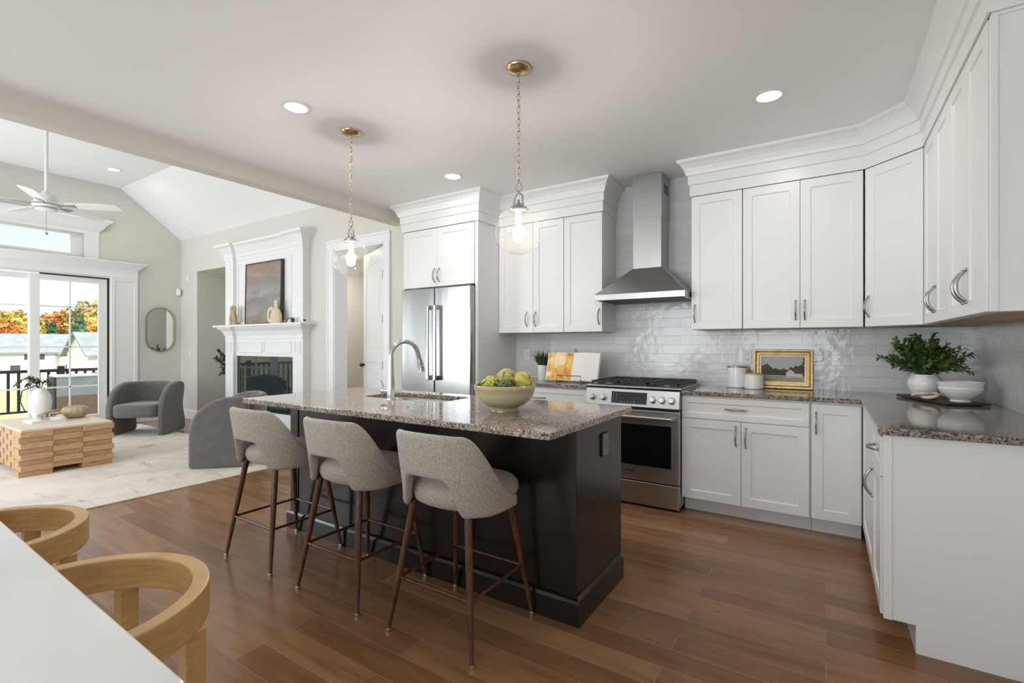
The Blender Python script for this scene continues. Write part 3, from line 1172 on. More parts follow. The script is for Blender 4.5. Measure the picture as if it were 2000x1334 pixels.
b.build('handle', M['chrome'], t, smooth=50)

# ================================================================ fridge
t = thing('refrigerator', 'stainless steel french-door refrigerator beside the doorway', 'refrigerator', (-3.262, 3.612, 0))
FW = 0.905
b = MB()
b.box(-FW / 2 + 0.004, 0.075, 0.02, FW / 2 - 0.004, 0.74, 1.80)
b.build('cabinet_body', M['nickel'], t)
for s, xa, xb in ((-1, -FW / 2, -0.003), (1, 0.003, FW / 2)):
    b = MB()
    b.box(xa, 0.0, 0.74, xb, 0.07, 1.822)
    dd = b.build('door', M['fridge'], t, bevel=0.008, seg=3, smooth=40)
    hxp = s * 0.048
    h_ = MB()
    h_.box(hxp - 0.016, -0.062, 0.905, hxp + 0.016, -0.040, 1.645)
    for zz in (0.905, 1.600):
        h_.box(hxp - 0.016, -0.042, zz, hxp + 0.016, 0.002, zz + 0.045)
    h_.build('handle', M['chrome'], dd, bevel=0.004)
b = MB()
b.box(-FW / 2, 0.0, 0.06, FW / 2, 0.07, 0.732)
dd = b.build('freezer_drawer', M['fridge'], t, bevel=0.008, seg=3, smooth=40)
h_ = MB()
h_.box(-0.36, -0.062, 0.640, 0.36, -0.040, 0.668)
for xx in (-0.36, 0.315):
    h_.box(xx, -0.042, 0.640, xx + 0.045, 0.002, 0.668)
h_.build('handle', M['chrome'], dd, bevel=0.004)
b = MB()
for xx in (-FW / 2 + 0.02, FW / 2 - 0.075):
    b.box(xx, 0.02, 1.800, xx + 0.055, 0.12, 1.835)
b.build('hinge_cover', M['black'], t, bevel=0.004)
b = MB()
b.box(-FW / 2 + 0.02, 0.04, 0.0, FW / 2 - 0.02, 0.06, 0.06)
b.build('kick_plate', M['black'], t)

# ================================================================ range
RXm = -1.290
t = thing('range', 'stainless steel gas range with black oven window between the counters', 'range', (RXm, 3.70, 0))
hw = 0.378
b = MB()
b.box(-hw + 0.004, 0.03, 0.03, hw - 0.004, 0.66, 0.898)
b.build('body', M['nickel'], t)
b = MB()
b.prism([(-0.020, 0.772), (0.05, 0.772), (0.05, 0.905), (0.012, 0.905)], YZ, -hw, hw)
cp = b.build('control_panel', M['steel'], t, bevel=0.004)
tilt = math.atan2(0.032, 0.133)


def on_panel(x, s, out=0.0):
    """A point on the sloped panel: s = height along it from its bottom edge."""
    return (x, -0.020 + s * math.sin(tilt) - out * math.cos(tilt), 0.772 + s * math.cos(tilt) + out * math.sin(tilt))


for x in (-0.318, -0.222, 0.178, 0.250, 0.322):
    kb = MB(Matrix.Translation(on_panel(x, 0.062)) @ Matrix.Rotation(PI / 2 - tilt, 4, 'X'))
    kb.lathe([(0.027, 0.0), (0.027, 0.006), (0.022, 0.010), (0.021, 0.030), (0.017, 0.034), (0.0, 0.034)], 22)
    kb.box(-0.003, -0.018, 0.033, 0.003, 0.018, 0.037)
    kb.build('knob', M['chrome'], t, smooth=40)
b = MB()
q = [on_panel(-0.155, 0.022, 0.0015), on_panel(0.132, 0.022, 0.0015), on_panel(0.132, 0.114, 0.0015), on_panel(-0.155, 0.114, 0.0015)]
q2 = [on_panel(-0.155, 0.022, -0.004), on_panel(0.132, 0.022, -0.004), on_panel(0.132, 0.114, -0.004), on_panel(-0.155, 0.114, -0.004)]
b.add(q + q2, [(0, 1, 2, 3), (7, 6, 5, 4), (0, 4, 5, 1), (1, 5, 6, 2), (2, 6, 7, 3), (3, 7, 4, 0)])
ds = b.build('display', M['blackglass'], t)
M['marks'] = mat('display_marks', (0.45, 0.45, 0.46), 0.4)
b = MB()
for i in range(6):
    for (x, s) in ((-0.138, 0.05 + 0.016 * (i % 4)), (-0.112, 0.05 + 0.016 * (i % 4)), (-0.085, 0.066 + 0.016 * (i % 3)), (-0.07 + 0.026 * i, 0.036)):
        if x > 0.05:
            continue
        p0, p1, p2, p3 = on_panel(x - 0.004, s - 0.002, 0.002), on_panel(x + 0.004, s - 0.002, 0.002), on_panel(x + 0.004, s + 0.002, 0.002), on_panel(x - 0.004, s + 0.002, 0.002)
        b.add([p0, p1, p2, p3], [(0, 1, 2, 3)])
b.build('display_marks', M['marks'], ds)
b = MB()
b.box(-hw, -0.012, 0.205, hw, 0.028, 0.752)
od = b.build('oven_door', M['steel'], t, bevel=0.006, seg=3)
b = MB()
b.box(-0.318, -0.0145, 0.322, 0.318, -0.010, 0.640)
b.build('oven_window', M['blackglass'], od, bevel=0.001, seg=1)
b = MB()
b.tube([(-0.335, -0.058, 0.700), (0.335, -0.058, 0.700)], 0.0145, 16)
for x in (-0.325, 0.325):
    b.box(x - 0.012, -0.058, 0.690, x + 0.012, -0.008, 0.710)
b.build('handle', M['steel'], od, smooth=50)
b = MB()
b.box(-0.040, -0.0128, 0.268, 0.040, -0.0118, 0.279)
b.build('badge', M['iron'], od)
b = MB()
b.box(-hw, -0.012, 0.022, hw, 0.028, 0.195)
b.build('warming_drawer', M['steel'], t, bevel=0.005, seg=3)
b = MB()
b.box(-hw + 0.01, 0.006, 0.012, hw - 0.01, 0.03, 0.77)
b.build('inner_frame', M['black'], t)
b = MB()
for x in (-hw + 0.05, hw - 0.05):
    for y in (0.08, 0.58):
        b.lathe([(0.018, 0), (0.018, 0.035)], 12, (x, y, 0))
b.build('foot', M['black'], t)
b = MB()
b.box(-hw - 0.006, 0.022, 0.9155, hw + 0.006, 0.655, 0.928)
ck = b.build('cooktop', M['steel'], t, bevel=0.003)
b = MB()
b.box(-hw + 0.02, 0.05, 0.928, hw - 0.02, 0.64, 0.931)
b.build('cooktop_well', M['black'], ck)
for gx in (-0.24, 0.0, 0.24):
    b = MB()
    x0, x1, y0, y1 = gx - 0.116, gx + 0.116, 0.06, 0.63
    z0, z1 = 0.945, 0.961
    for xx in (x0, x1 - 0.012):
        b.box(xx, y0, z0, xx + 0.012, y1, z1)
    for yy in (y0, (y0 + y1) / 2 - 0.006, y1 - 0.012):
        b.box(x0, yy, z0, x1, yy + 0.012, z1)
    for yy in (0.205, 0.485):
        b.box(x0, yy - 0.005, z0, x1, yy + 0.005, z1)
        b.box(gx - 0.005, yy - 0.13, z0, gx + 0.005, yy + 0.13, z1)
    for xx in (x0, x1 - 0.012):
        for yy in (y0, y1 - 0.012):
            b.box(xx, yy, 0.930, xx + 0.012, yy + 0.012, z0)
    b.build('grate', M['iron'], t, bevel=0.002, seg=1)
for gx, gy in ((-0.24, 0.205), (-0.24, 0.485), (0.0, 0.345), (0.24, 0.205), (0.24, 0.485)):
    b = MB()
    b.lathe([(0.052, 0.931), (0.052, 0.936), (0.038, 0.938), (0.036, 0.944), (0.0, 0.946)], 24, (gx, gy, 0))
    b.build('burner', M['nickel'], t, smooth=40)

# ================================================================ range hood
t = thing('range_hood', 'stainless steel chimney range hood mounted over the range', 'range hood', (-1.290, BY - 0.009, 1.632))
b = MB()
yf, hwb = -0.495, 0.376
b.box(-hwb, yf, 0.0, hwb, 0.0, 0.05)
b.build('rim', M['steel'], t, bevel=0.002)
b = MB()
wa, ya_, zt = 0.126, -0.245, 0.285
lo = [(-hwb, yf, 0.05), (hwb, yf, 0.05), (hwb, 0, 0.05), (-hwb, 0, 0.05)]
hi = [(-wa + 0.0, ya_, zt), (wa, ya_, zt), (wa, 0, zt), (-wa, 0, zt)]
b.add(lo + hi, [(3, 2, 1, 0), (4, 5, 6, 7), (0, 1, 5, 4), (1, 2, 6, 5), (2, 3, 7, 6), (3, 0, 4, 7)])
b.build('canopy', M['steel'], t)
b = MB()
b.box(-wa + 0.004, ya_ + 0.004, zt - 0.004, wa - 0.004, 0, 0.72)
b.build('chimney', M['steel'], t, bevel=0.002)
b = MB()
b.box(-wa, ya_, 0.715, wa, 0, CEIL - 1.632 - 0.001)
ch = b.build('upper_chimney', M['steel'], t, bevel=0.002)
b = MB()
for i in range(5):
    b.box(wa - 0.001, -0.175 + i * 0.028, 0.925, wa + 0.0012, -0.160 + i * 0.028, 1.01)
b.build('vent_slots', M['black'], ch)
b = MB()
b.box(-hwb + 0.03, yf + 0.03, -0.003, -0.01, -0.05, 0.0)
b.box(0.01, yf + 0.03, -0.003, hwb - 0.03, -0.05, 0.0)
b.build('filter', M['iron'], t)

# ================================================================ counter stools


def sellipse(phi, rx, ry, n):
    c, s = math.cos(phi), math.sin(phi)
    return (rx * math.copysign(abs(c) ** (2 / n), c), ry * math.copysign(abs(s) ** (2 / n), s))


def sstep(a, b, x):
    t = min(max((x - a) / (b - a), 0), 1)
    return t * t * (3 - 2 * t)


def make_stool(label):
    t = thing('counter_stool', label, 'stool', (0, 0, 0), 0, 'counter stools at the island')
    # seat cushion
    b = MB()
    prof = [(0.0, 0.560), (0.55, 0.560), (0.86, 0.566), (0.96, 0.580), (1.0, 0.605), (0.985, 0.632), (0.92, 0.648), (0.6, 0.655), (0.0, 0.657)]

    def seat(u, v):
        k = v * (len(prof) - 1)
        i = min(int(k), len(prof) - 2)
        f = k - i
        rr = prof[i][0] * (1 - f) + prof[i + 1][0] * f
        z = prof[i][1] * (1 - f) + prof[i + 1][1] * f
        x, y = sellipse(2 * PI * u, 0.228 * max(rr, 0.01), 0.228 * max(rr, 0.01), 2.4)
        return (x, y + 0.030, z)
    b.grid(seat, 36, 17, True)
    b.build('seat', M['fabric'], t, smooth=180)
    # wrap-around back with the gap above the seat at the rear
    b = MB()

    def back(u, v):
        s = -1 + 2 * u
        a = abs(s)
        th = -PI / 2 + s * R(105)
        ztop = 0.900 + (0.602 - 0.900) * sstep(0.36, 1.0, a) * (0.82 + 0.18 * a) - 0.012 * a
        zbot = 0.715 - 0.018 * a + (0.562 - 0.715) * sstep(0.17, 0.34, a) + 0.012 * sstep(0.6, 1.0, a)
        ztop = max(ztop, zbot + 0.045)
        z = zbot + (ztop - zbot) * v
        k = 1.0 + 0.20 * max(z - 0.62, 0) / 0.28
        x, y = sellipse(th, 0.232 * (1 + 0.42 * (k - 1)), 0.215 * k, 2.6)
        return (x, y - 0.012 + 0.02 * a, z)
    b.grid(back, 49, 9)
    b.build('backrest', M['fabric'], t, smooth=180, solid=0.036, subsurf=1)
    for sx in (-1, 1):
        for sy in (-1, 1):
            b = MB()
            p0, p1 = Vector((sx * 0.150, sy * 0.150, 0.575)), Vector((sx * 0.230, sy * 0.228, 0.014))
            b.tube([p0, p0.lerp(p1, 0.4), p1], [0.0165, 0.0155, 0.0095], 12)
            lg = b.build('leg', M['walnut'], t, smooth=60)
            b = MB()
            b.lathe([(0.0115, 0.0), (0.0125, 0.006), (0.011, 0.017), (0.0, 0.019)], 12, tuple(p1 - Vector((0, 0, 0.014))))
            b.build('foot_cap', M['chrome'], lg, smooth=60)
    f = (0.575 - 0.235) / (0.575 - 0.014)
    q = (0.150 + 0.080 * f, 0.150 + 0.078 * f)
    for (x0, y0, x1, y1) in ((-q[0], -q[1], q[0], -q[1]), (-q[0], q[1], q[0], q[1]), (-q[0], -q[1], -q[0], q[1]), (q[0], -q[1], q[0], q[1])):
        b = MB()
        b.tube([(x0, y0, 0.235), (x1, y1, 0.235)], 0.0075, 10)
        b.build('stretcher', M['walnut'], t, smooth=60)
    return t


st = make_stool('beige upholstered counter stool nearest the camera, right end of the row of three')
st.location = (-1.383, 1.718, 0)
s2 = copy_tree(st)
s2.location = (-2.052, 1.719, 0)
s2['label'] = 'middle beige upholstered counter stool of the three at the island'
s3 = copy_tree(st)
s3.location = (-2.765, 1.720, 0)
s3['label'] = 'beige upholstered counter stool at the far left end of the island, nearest the armchairs'

# ================================================================ pendants


def make_pendant(label):
    t = thing('pendant_light', label, 'pendant light', (0, 0, 0), 0, 'globe pendants above the island')
    b = MB()
    b.lathe([(0.0, CEIL), (0.066, CEIL), (0.066, CEIL - 0.006), (0.058, CEIL - 0.016), (0.030, CEIL - 0.024), (0.012, CEIL - 0.028), (0.010, CEIL - 0.045), (0.0, CEIL - 0.046)], 32, cap=False)
    b.build('ceiling_canopy', M['brass'], t, smooth=40)
    b = MB()
    z = CEIL - 0.040
    i = 0
    while z > 2.125:
        hw_, hl = 0.0085, 0.019
        ring = []
        for k in range(14):
            a = 2 * PI * k / 14
            xx, zz = hw_ * math.cos(a), hl * math.sin(a)
            ring.append((xx, 0, z - hl + zz) if i % 2 else (0, xx, z - hl + zz))
        b.tube(ring, 0.0024, 6, closed=True)
        z -= 0.0325
        i += 1
    b.build('chain', M['chain'], t, smooth=180)
    zt = z
    b = MB()
    ring = [(0.020 * math.cos(2 * PI * k / 20), 0, zt - 0.006 + 0.022 * math.sin(2 * PI * k / 20)) for k in range(20)]
    b.tube(ring, 0.003, 8, closed=True)
    za = zt - 0.028
    b.tube([(0, 0, za + 0.006), (0, 0, za - 0.012)], 0.005, 8)
    arch = [(-0.026, 0, za - 0.070)] + [(-0.026 * math.cos(R(a)), 0, za - 0.040 + 0.030 * math.sin(R(a))) for a in range(0, 181, 15)] + [(0.026, 0, za - 0.070)]
    b.tube(arch, 0.0045, 8)
    b.box(-0.032, -0.008, za - 0.075, 0.032, 0.008, za - 0.066)
    b.build('hanging_loop', M['nickel'], t, smooth=50)
    zg = 1.858
    b = MB()
    b.lathe([(0.0, za - 0.045), (0.006, za - 0.045), (0.009, za - 0.062), (0.015, za - 0.070), (0.016, za - 0.088), (0.024, zg + 0.130), (0.046, zg + 0.122), (0.052, zg + 0.112), (0.052, zg + 0.104), (0.0, zg + 0.104)], 28, cap=False)
    b.build('socket_cap', M['nickel'], t, smooth=40)
    b = MB()
    pr = [(0.124 * math.sin(R(a)), zg - 0.124 * math.cos(R(a))) for a in range(0, 156, 6)] + [(0.050, zg + 0.114)]
    b.lathe(pr, 40, cap=False)
    b.build('globe', M['globe'], t, smooth=180)
    b = MB()
    b.lathe([(0.017, zg + 0.104), (0.017, zg + 0.045), (0.014, zg + 0.040), (0.0, zg + 0.040)], 16, cap=False)
    b.build('bulb_holder', M['porcelain'], t, smooth=40)
    b = MB()
    b.lathe([(0.011, zg + 0.042), (0.014, zg + 0.02), (0.026, zg - 0.010), (0.030, zg - 0.030), (0.026, zg - 0.048), (0.014, zg - 0.060), (0.0, zg - 0.063)], 20, cap=False)
    b.build('bulb', M['bulb'], t, smooth=180)
    return t


def point_lamp(loc, energy, color, radius):
    d = bpy.data.lights.new('lamp', 'POINT')
    d.energy = energy
    d.color = color
    d.shadow_soft_size = radius
    o = bpy.data.objects.new('lamp', d)
    o.location = loc
    COL.objects.link(o)
    return o


WARM = (1.0, 0.97, 0.93)
pa = make_pendant('glass globe pendant hanging on a chain above the green bowl, nearer the range hood')
pa.location = (-1.360, 2.160, 0)
pb = copy_tree(pa)
pb.location = (-2.735, 2.185, 0)
pb['label'] = 'glass globe pendant hanging on a chain in front of the doorway, left one of two'
for p in (pa, pb):
    point_lamp((p.location.x, p.location.y, 1.86), 30, WARM, 0.035)

# ================================================================ recessed downlights


def downlight(label, x, y, z=CEIL, energy=4.5):
    t = thing('recessed_light', label, 'ceiling light', (x, y, z), 0, 'recessed ceiling lights')
    b = MB()
    b.lathe([(0.064, -0.0005), (0.088, -0.0005), (0.088, -0.004), (0.066, -0.006)], 32, cap=False)
    b.build('trim_ring', M['plastic'], t, smooth=40)
    b = MB()
    b.lathe([(0.0, -0.003), (0.066, -0.003)], 32, cap=False)
    b.build('lens', M['canlens'], t)
    area('downlight', (x, y, z - 0.012), (0, 0, -1), 0.12, 0, energy, (1.0, 0.97, 0.92), 'DISK')
    return t


downlight('round recessed ceiling light at upper left, between beam and near stools', -2.735, 1.775)
downlight('round recessed ceiling light above the fridge, between the two pendants', -2.72, 3.245)
downlight('round recessed ceiling light at upper right, above the base cabinets', -0.280, 3.205)
downlight('round recessed light in the vaulted living room ceiling near the fan', -8.41, 2.66, 3.72, 3)
area('downlight', (-5.5, 4.55, 2.59), (0.2, 0, -1), 0.3, 0, 26, (1.0, 0.97, 0.92), 'DISK')  # unseen lamp without a fixture, added to brighten the hall and door

# ================================================================ things on the counters
# bowl with artichokes
BX, BYY = -1.405, 2.095
b = MB()
b.lathe([(0.0, 0.012), (0.060, 0.012), (0.066, 0.0), (0.076, 0.0), (0.076, 0.010), (0.070, 0.020), (0.100, 0.032), (0.130, 0.055), (0.150, 0.085), (0.158, 0.115), (0.160, 0.134), (0.1575, 0.137), (0.153, 0.134), (0.150, 0.112), (0.140, 0.085), (0.120, 0.060), (0.090, 0.040), (0.0, 0.034)], 56, cap=False)
o = b.build('fruit_bowl', M['bowl'], None, smooth=35, loc=(BX, BYY, CT1))
tag(o, 'glazed green footed ceramic bowl on the island countertop', 'bowl')


def artichoke(label, c, r, tilt, mt, seed):
    rnd = random.Random(seed)
    b = MB(Matrix.Translation(c) @ Euler(tilt).to_matrix().to_4x4())
    b.ball((0, 0, 0), r * 0.80, 14, 8, (1, 1, 0.95))
    for ring in range(5):
        el = -0.55 + ring * 0.36
        n = 9 - ring
        for k in range(n):
            a = 2 * PI * (k + 0.5 * (ring % 2)) / n + rnd.uniform(-.1, .1)
            w = r * (0.42 - 0.03 * ring)
            vs, fs = [], []
            for i in range(5):
                f = i / 4
                e_ = el + f * 0.62
                rr = r * (0.82 + 0.20 * math.sin(f * 2.4)) + 0.05 * r * f
                ww = w * math.sin(PI * min(0.15 + f * 0.85, 1.0)) + 0.0006
                ct = Vector((math.cos(a) * math.cos(e_), math.sin(a) * math.cos(e_), math.sin(e_))) * rr
                sd_ = Vector((-math.sin(a), math.cos(a), 0))
                for q in (-1, 0, 1):
                    p = ct + sd_ * ww * q - ct.normalized() * (0.10 * r * abs(q))
                    vs.append(tuple(p))
            for i in range(4):
                for q in range(2):
                    fs.append((i * 3 + q, i * 3 + q + 1, (i + 1) * 3 + q + 1, (i + 1) * 3 + q))
            b.add(vs, fs)
    o = b.build('artichoke', mt, None, smooth=180)
    return tag(o, label, 'artichoke', 'artichokes in the green bowl')


z0 = CT1 + 0.128
artichoke('yellow-green artichoke at the front left of the green bowl', (BX - 0.055, BYY - 0.050, z0 + 0.008), 0.047, (0.5, 0.3, 0.2), M['artichoke'], 1)
artichoke('dull green artichoke topping the heap in the middle of the bowl', (BX + 0.000, BYY + 0.020, z0 + 0.032), 0.058, (-0.3, 0.2, 1.0), M['artichoke2'], 2)
artichoke('bright yellow artichoke at the right side of the green bowl', (BX + 0.078, BYY + 0.045, z0 + 0.020), 0.056, (0.2, 0.5, 2.0), M['artichoke'], 3)
artichoke('dark green artichoke at the left rim of the green bowl', (BX - 0.105, BYY - 0.040, z0 - 0.002), 0.034, (0.1, -0.5, 0.4), M['artichoke3'], 4)
artichoke('pale green artichoke at the front of the bowl, right of its middle', (BX + 0.040, BYY - 0.055, z0 + 0.000), 0.040, (0.6, 0.0, 1.4), M['artichoke3'], 5)
artichoke('green artichoke at the back of the bowl behind the heap', (BX - 0.060, BYY + 0.055, z0 + 0.000), 0.045, (0.0, 0.3, 0.8), M['artichoke2'], 6)

# spiky plant in a white pot
t = thing('potted_grass', 'small spiky green plant in a white pot beside the cookbook', 'potted plant', (-2.315, 4.13, CT1))
b = MB()
b.lathe([(0.0, 0.0), (0.050, 0.0), (0.053, 0.004), (0.055, 0.14), (0.052, 0.143), (0.050, 0.135), (0.049, 0.12), (0.0, 0.12)], 32, cap=False)
b.build('pot', M['porcelain'], t, smooth=40)
b = MB()
b.lathe([(0.0, 0.128), (0.049, 0.126)], 24, cap=False)
b.build('soil', M['soil'], t)


def blades(b, n, r0, L, spread, seed, width=0.006, droop=0.3):
    rnd = random.Random(seed)
    for i in range(n):
        a = rnd.uniform(0, 2 * PI)
        r = r0 * math.sqrt(rnd.random())
        ln = L * rnd.uniform(0.7, 1.1)
        sp = spread * rnd.uniform(0.15, 1.0)
        base = Vector((r * math.cos(a), r * math.sin(a), 0))
        d = Vector((math.cos(a), math.sin(a), 0))
        sd_ = Vector((-math.sin(a), math.cos(a), 0))
        vs, fs = [], []
        K = 5
        for k in range(K + 1):
            f = k / K
            p = base + d * ln * (sp * f + droop * sp * f * f) + Vector((0, 0, ln * (f - 0.35 * sp * f * f)))
            w = width * (1 - f) ** 0.7 + 0.0004
            vs += [tuple(p - sd_ * w), tuple(p + sd_ * w + d * 0.002), tuple(p + d * w * 0.7)]
        for k in range(K):
            for q in range(3):
                fs.append((k * 3 + q, k * 3 + (q + 1) % 3, (k + 1) * 3 + (q + 1) % 3, (k + 1) * 3 + q))
        b.add(vs, fs)


b = MB(Matrix.Translation((0, 0, 0.125)))
blades(b, 110, 0.045, 0.165, 0.62, 7)
b.build('leaves', M['leaf_dark'], t, smooth=180)

# open cookbook on a wire stand
t = thing('book_stand', 'dark wire book stand holding an open cookbook left of the range', 'book stand', (-1.945, 3.99, CT1))
b = MB()
lean = 0.30


def lp(x, h, off=0.0):
    return (x, 0.0 + h * math.sin(lean) + off, h * math.cos(lean) + 0.012)


b.tube([lp(-0.12, -0.005, 0.012), lp(-0.12, 0.20, 0.012), lp(0, 0.262, 0.012), lp(0.12, 0.20, 0.012), lp(0.12, -0.005, 0.012)], 0.0035, 8)
b.tube([(-0.12, 0.01, 0.004), (-0.12, -0.055, 0.004), (-0.12, -0.060, 0.062), (0.12, -0.060, 0.062), (0.12, -0.055, 0.004), (0.12, 0.01, 0.004)], 0.0035, 8)
b.tube([(-0.12, 0.0, 0.004), (-0.12, 0.15, 0.004)], 0.0035, 8)
b.tube([(0.12, 0.0, 0.004), (0.12, 0.15, 0.004)], 0.0035, 8)
b.tube([(-0.12, 0.15, 0.004), (0.12, 0.15, 0.004)], 0.0035, 8)
b.tube([(-0.12, 0.15, 0.004), lp(-0.12, 0.20, 0.012)], 0.0035, 8)
b.tube([(0.12, 0.15, 0.004), lp(0.12, 0.20, 0.012)], 0.0035, 8)
b.build('wire_frame', M['walnut'], t, smooth=60)
b = MB()
cx0 = lp(0, 0.285, 0.012)
b.tube([(0.013 * math.cos(2 * PI * k / 16), cx0[1], cx0[2] + 0.006 + 0.013 * math.sin(2 * PI * k / 16)) for k in range(16)], 0.003, 8, closed=True)
b.tube([lp(0, 0.25, 0.012), (0, cx0[1], cx0[2] - 0.006)], 0.003, 8)
b.build('top_ring', M['walnut'], t, smooth=60)

t = thing('cookbook', 'open cookbook with an orange food photograph on its left page', 'book', (-1.945, 3.99, CT1))
TL = Matrix.Translation((0, -0.012, 0.0135)) @ Matrix.Rotation(-lean, 4, 'X')
m = mat('cookbook_photo_page', (0.8, 0.5, 0.2), 0.5)
q = NT(m)
nz = q.noise(q.mapping((1, 1, 1)), 7.5, 3, 0.5, 0.8)
q.color(q.ramp(nz, [(0.30, (0.30, 0.10, 0.03)), (0.42, (0.72, 0.33, 0.07)), (0.50, (0.80, 0.50, 0.10)), (0.58, (0.85, 0.66, 0.40)), (0.72, (0.86, 0.80, 0.70))]))
M['paper'] = mat('paper', (0.80, 0.775, 0.73), 0.7)


def page(s, y0, nm, mt, x1=0.258, z0=0.0, z1=0.262, parent=None):
    b = MB(TL)
    K = 10
    vs, fs = [], []
    for i in range(K + 1):
        f = i / K
        x = s * x1 * f
        y = y0 - 0.016 * math.sin(PI * min(f * 1.15, 1)) - 0.002 - 0.010 * f
        vs += [(x, y, z0), (x, y, z1)]
    for i in range(K):
        fs.append((2 * i, 2 * i + 2, 2 * i + 3, 2 * i + 1))
    b.add(vs, fs)
    return b.build(nm, mt, parent or t, smooth=180)


b = MB(TL)
b.box(-0.264, 0.000, -0.003, 0.264, 0.004, 0.266)
b.build('cover', M['paper'], t)
for s in (-1, 1):
    b = MB(TL)
    K = 10
    vs, fs = [], []
    for i in range(K + 1):
        f = i / K
        x = s * 0.259 * f
        y = -0.016 * math.sin(PI * min(f * 1.15, 1)) - 0.0015 - 0.010 * f
        vs += [(x, y, 0.0), (x, y, 0.262), (x, 0.0, 0.0), (x, 0.0, 0.262)]
    for i in range(K):
        a_, c_ = 4 * i, 4 * i + 4
        fs += [(a_, c_, c_ + 1, a_ + 1), (a_ + 2, a_ + 3, c_ + 3, c_ + 2), (a_, a_ + 2, c_ + 2, c_), (a_ + 1, c_ + 1, c_ + 3, a_ + 3)]
    fs += [(0, 1, 3, 2), (4 * K, 4 * K + 2, 4 * K + 3, 4 * K + 1)]
    b.add(vs, fs)
    pg = b.build('pages', M['paper'], t, smooth=40)
    if s < 0:
        page(-1, -0.0008, 'photo_page', m, 0.250, 0.004, 0.258, pg)
    else:
        page(1, -0.0008, 'text_page', M['paper'], 0.250, 0.004, 0.258, pg)

# canisters
def canister(label, x, y, r, h, lid):
    t = thing('canister', label, 'canister', (x, y, CT1), 0, 'white canisters by the painting')
    b = MB()
    b.lathe([(0.0, 0.0), (r - 0.006, 0.0), (r, 0.006), (r, h - 0.012), (0.0, h - 0.012)], 40, cap=False)
    b.build('body', M['porcelain'], t, smooth=40)
    b = MB()
    if lid == 'grey':
        b.lathe([(0.0, h - 0.0115), (r - 0.003, h - 0.0115), (r, h - 0.008), (r, h - 0.002), (r - 0.004, h), (0.0, h)], 40, cap=False)
        b.build('lid', M['nickel'], t, smooth=40)
    else:
        b.lathe([(0.0, h - 0.0115), (r - 0.003, h - 0.0115), (r - 0.003, h - 0.002), (r - 0.006, h), (0.0, h)], 40, cap=False)
        b.build('lid', M['oak'], t, smooth=40)


canister('tall white canister with a grey lid, left of the gold framed painting', -0.600, 4.245, 0.075, 0.172, 'grey')
canister('short white canister with a wooden lid overlapping the gold frame', -0.470, 4.180, 0.068, 0.122, 'oak')

# gold framed landscape leaning on the tile
t = thing('landscape_painting', 'gold framed landscape painting with a white barn, leaning on the tile', 'painting', (-0.283, 4.296, CT1), 0)
pw, ph = 0.405, 0.304
TP = Matrix.Rotation(-0.14, 4, 'X')
M['gold'] = noisy('gold_leaf', (0.56, 0.37, 0.15), (0.70, 0.51, 0.25), 30, 0.36, metal=0.45)
M['gold_light'] = noisy('gold_liner', (0.72, 0.56, 0.33), (0.80, 0.66, 0.42), 30, 0.4, metal=0.3)
b = MB(TP)


def fr(b, m0, m1, y0, y1):
    O = [(-pw / 2 + m0, m0), (pw / 2 - m0, m0), (pw / 2 - m0, ph - m0), (-pw / 2 + m0, ph - m0)]
    I = [(-pw / 2 + m1, m1), (pw / 2 - m1, m1), (pw / 2 - m1, ph - m1), (-pw / 2 + m1, ph - m1)]
    b.ring(O, I, XZ, y0, y1)


fr(b, 0.0, 0.016, -0.030, 0.0)
fr(b, 0.016, 0.022, -0.018, 0.0)
fr(b, 0.022, 0.042, -0.024, 0.0)
b.build('frame', M['gold'], t, bevel=0.003)
b = MB(TP)
fr(b, 0.042, 0.056, -0.014, 0.0)
b.build('liner', M['gold_light'], t, bevel=0.002)
m = mat('painted_sky', (0.4, 0.45, 0.48), 0.5)
q = NT(m)
sx = q.n('SeparateXYZ')
q.l(q.tc.outputs['Object'], sx.inputs[0])
q.color(q.ramp(sx.outputs['Z'], [(0.14, (0.52, 0.48, 0.38)), (0.21, (0.40, 0.45, 0.48)), (0.26, (0.50, 0.50, 0.46))]))
pm = [m, noisy('painted_trees', (0.020, 0.030, 0.020), (0.075, 0.075, 0.045), 40, 0.6), noisy('painted_field', (0.34, 0.29, 0.18), (0.46, 0.40, 0.26), 30, 0.6), mat('painted_barn', (0.66, 0.60, 0.52), 0.6), mat('painted_roof', (0.10, 0.05, 0.035), 0.6)]
b = MB(TP)
x0, x1, z0_, z1_ = -pw / 2 + 0.054, pw / 2 - 0.054, 0.054, ph - 0.054


def flat(poly, layer, mi):
    b.mi = mi
    b.add([(x0 + (x1 - x0) * a, -0.006 - 0.0006 * layer, z0_ + (z1_ - z0_) * c) for a, c in poly], [tuple(range(len(poly)))])


flat([(0, 0), (1, 0), (1, 1), (0, 1)], 0, 0)
flat([(0, 0.26), (1, 0.26), (1, 0.55), (0.93, 0.72), (0.86, 0.62), (0.80, 0.66), (0.74, 0.55), (0.68, 0.60), (0.62, 0.46), (0.52, 0.54), (0.46, 0.47), (0.40, 0.50), (0.33, 0.55), (0.28, 0.50), (0.22, 0.60), (0.14, 0.72), (0.06, 0.66), (0, 0.60)], 1, 1)
flat([(0.94, 0.2), (1, 0.2), (1, 0.98), (0.955, 0.95), (0.965, 0.8), (0.93, 0.76), (0.96, 0.68)], 2, 1)
flat([(0, 0), (1, 0), (1, 0.24), (0.6, 0.26), (0.35, 0.22), (0.15, 0.27), (0, 0.27)], 3, 2)
flat([(0.76, 0.33), (0.95, 0.33), (0.95, 0.40), (0.88, 0.62), (0.72, 0.52)], 4, 4)
flat([(0.58, 0.20), (0.78, 0.20), (0.78, 0.36), (0.68, 0.50), (0.58, 0.36)], 5, 3)
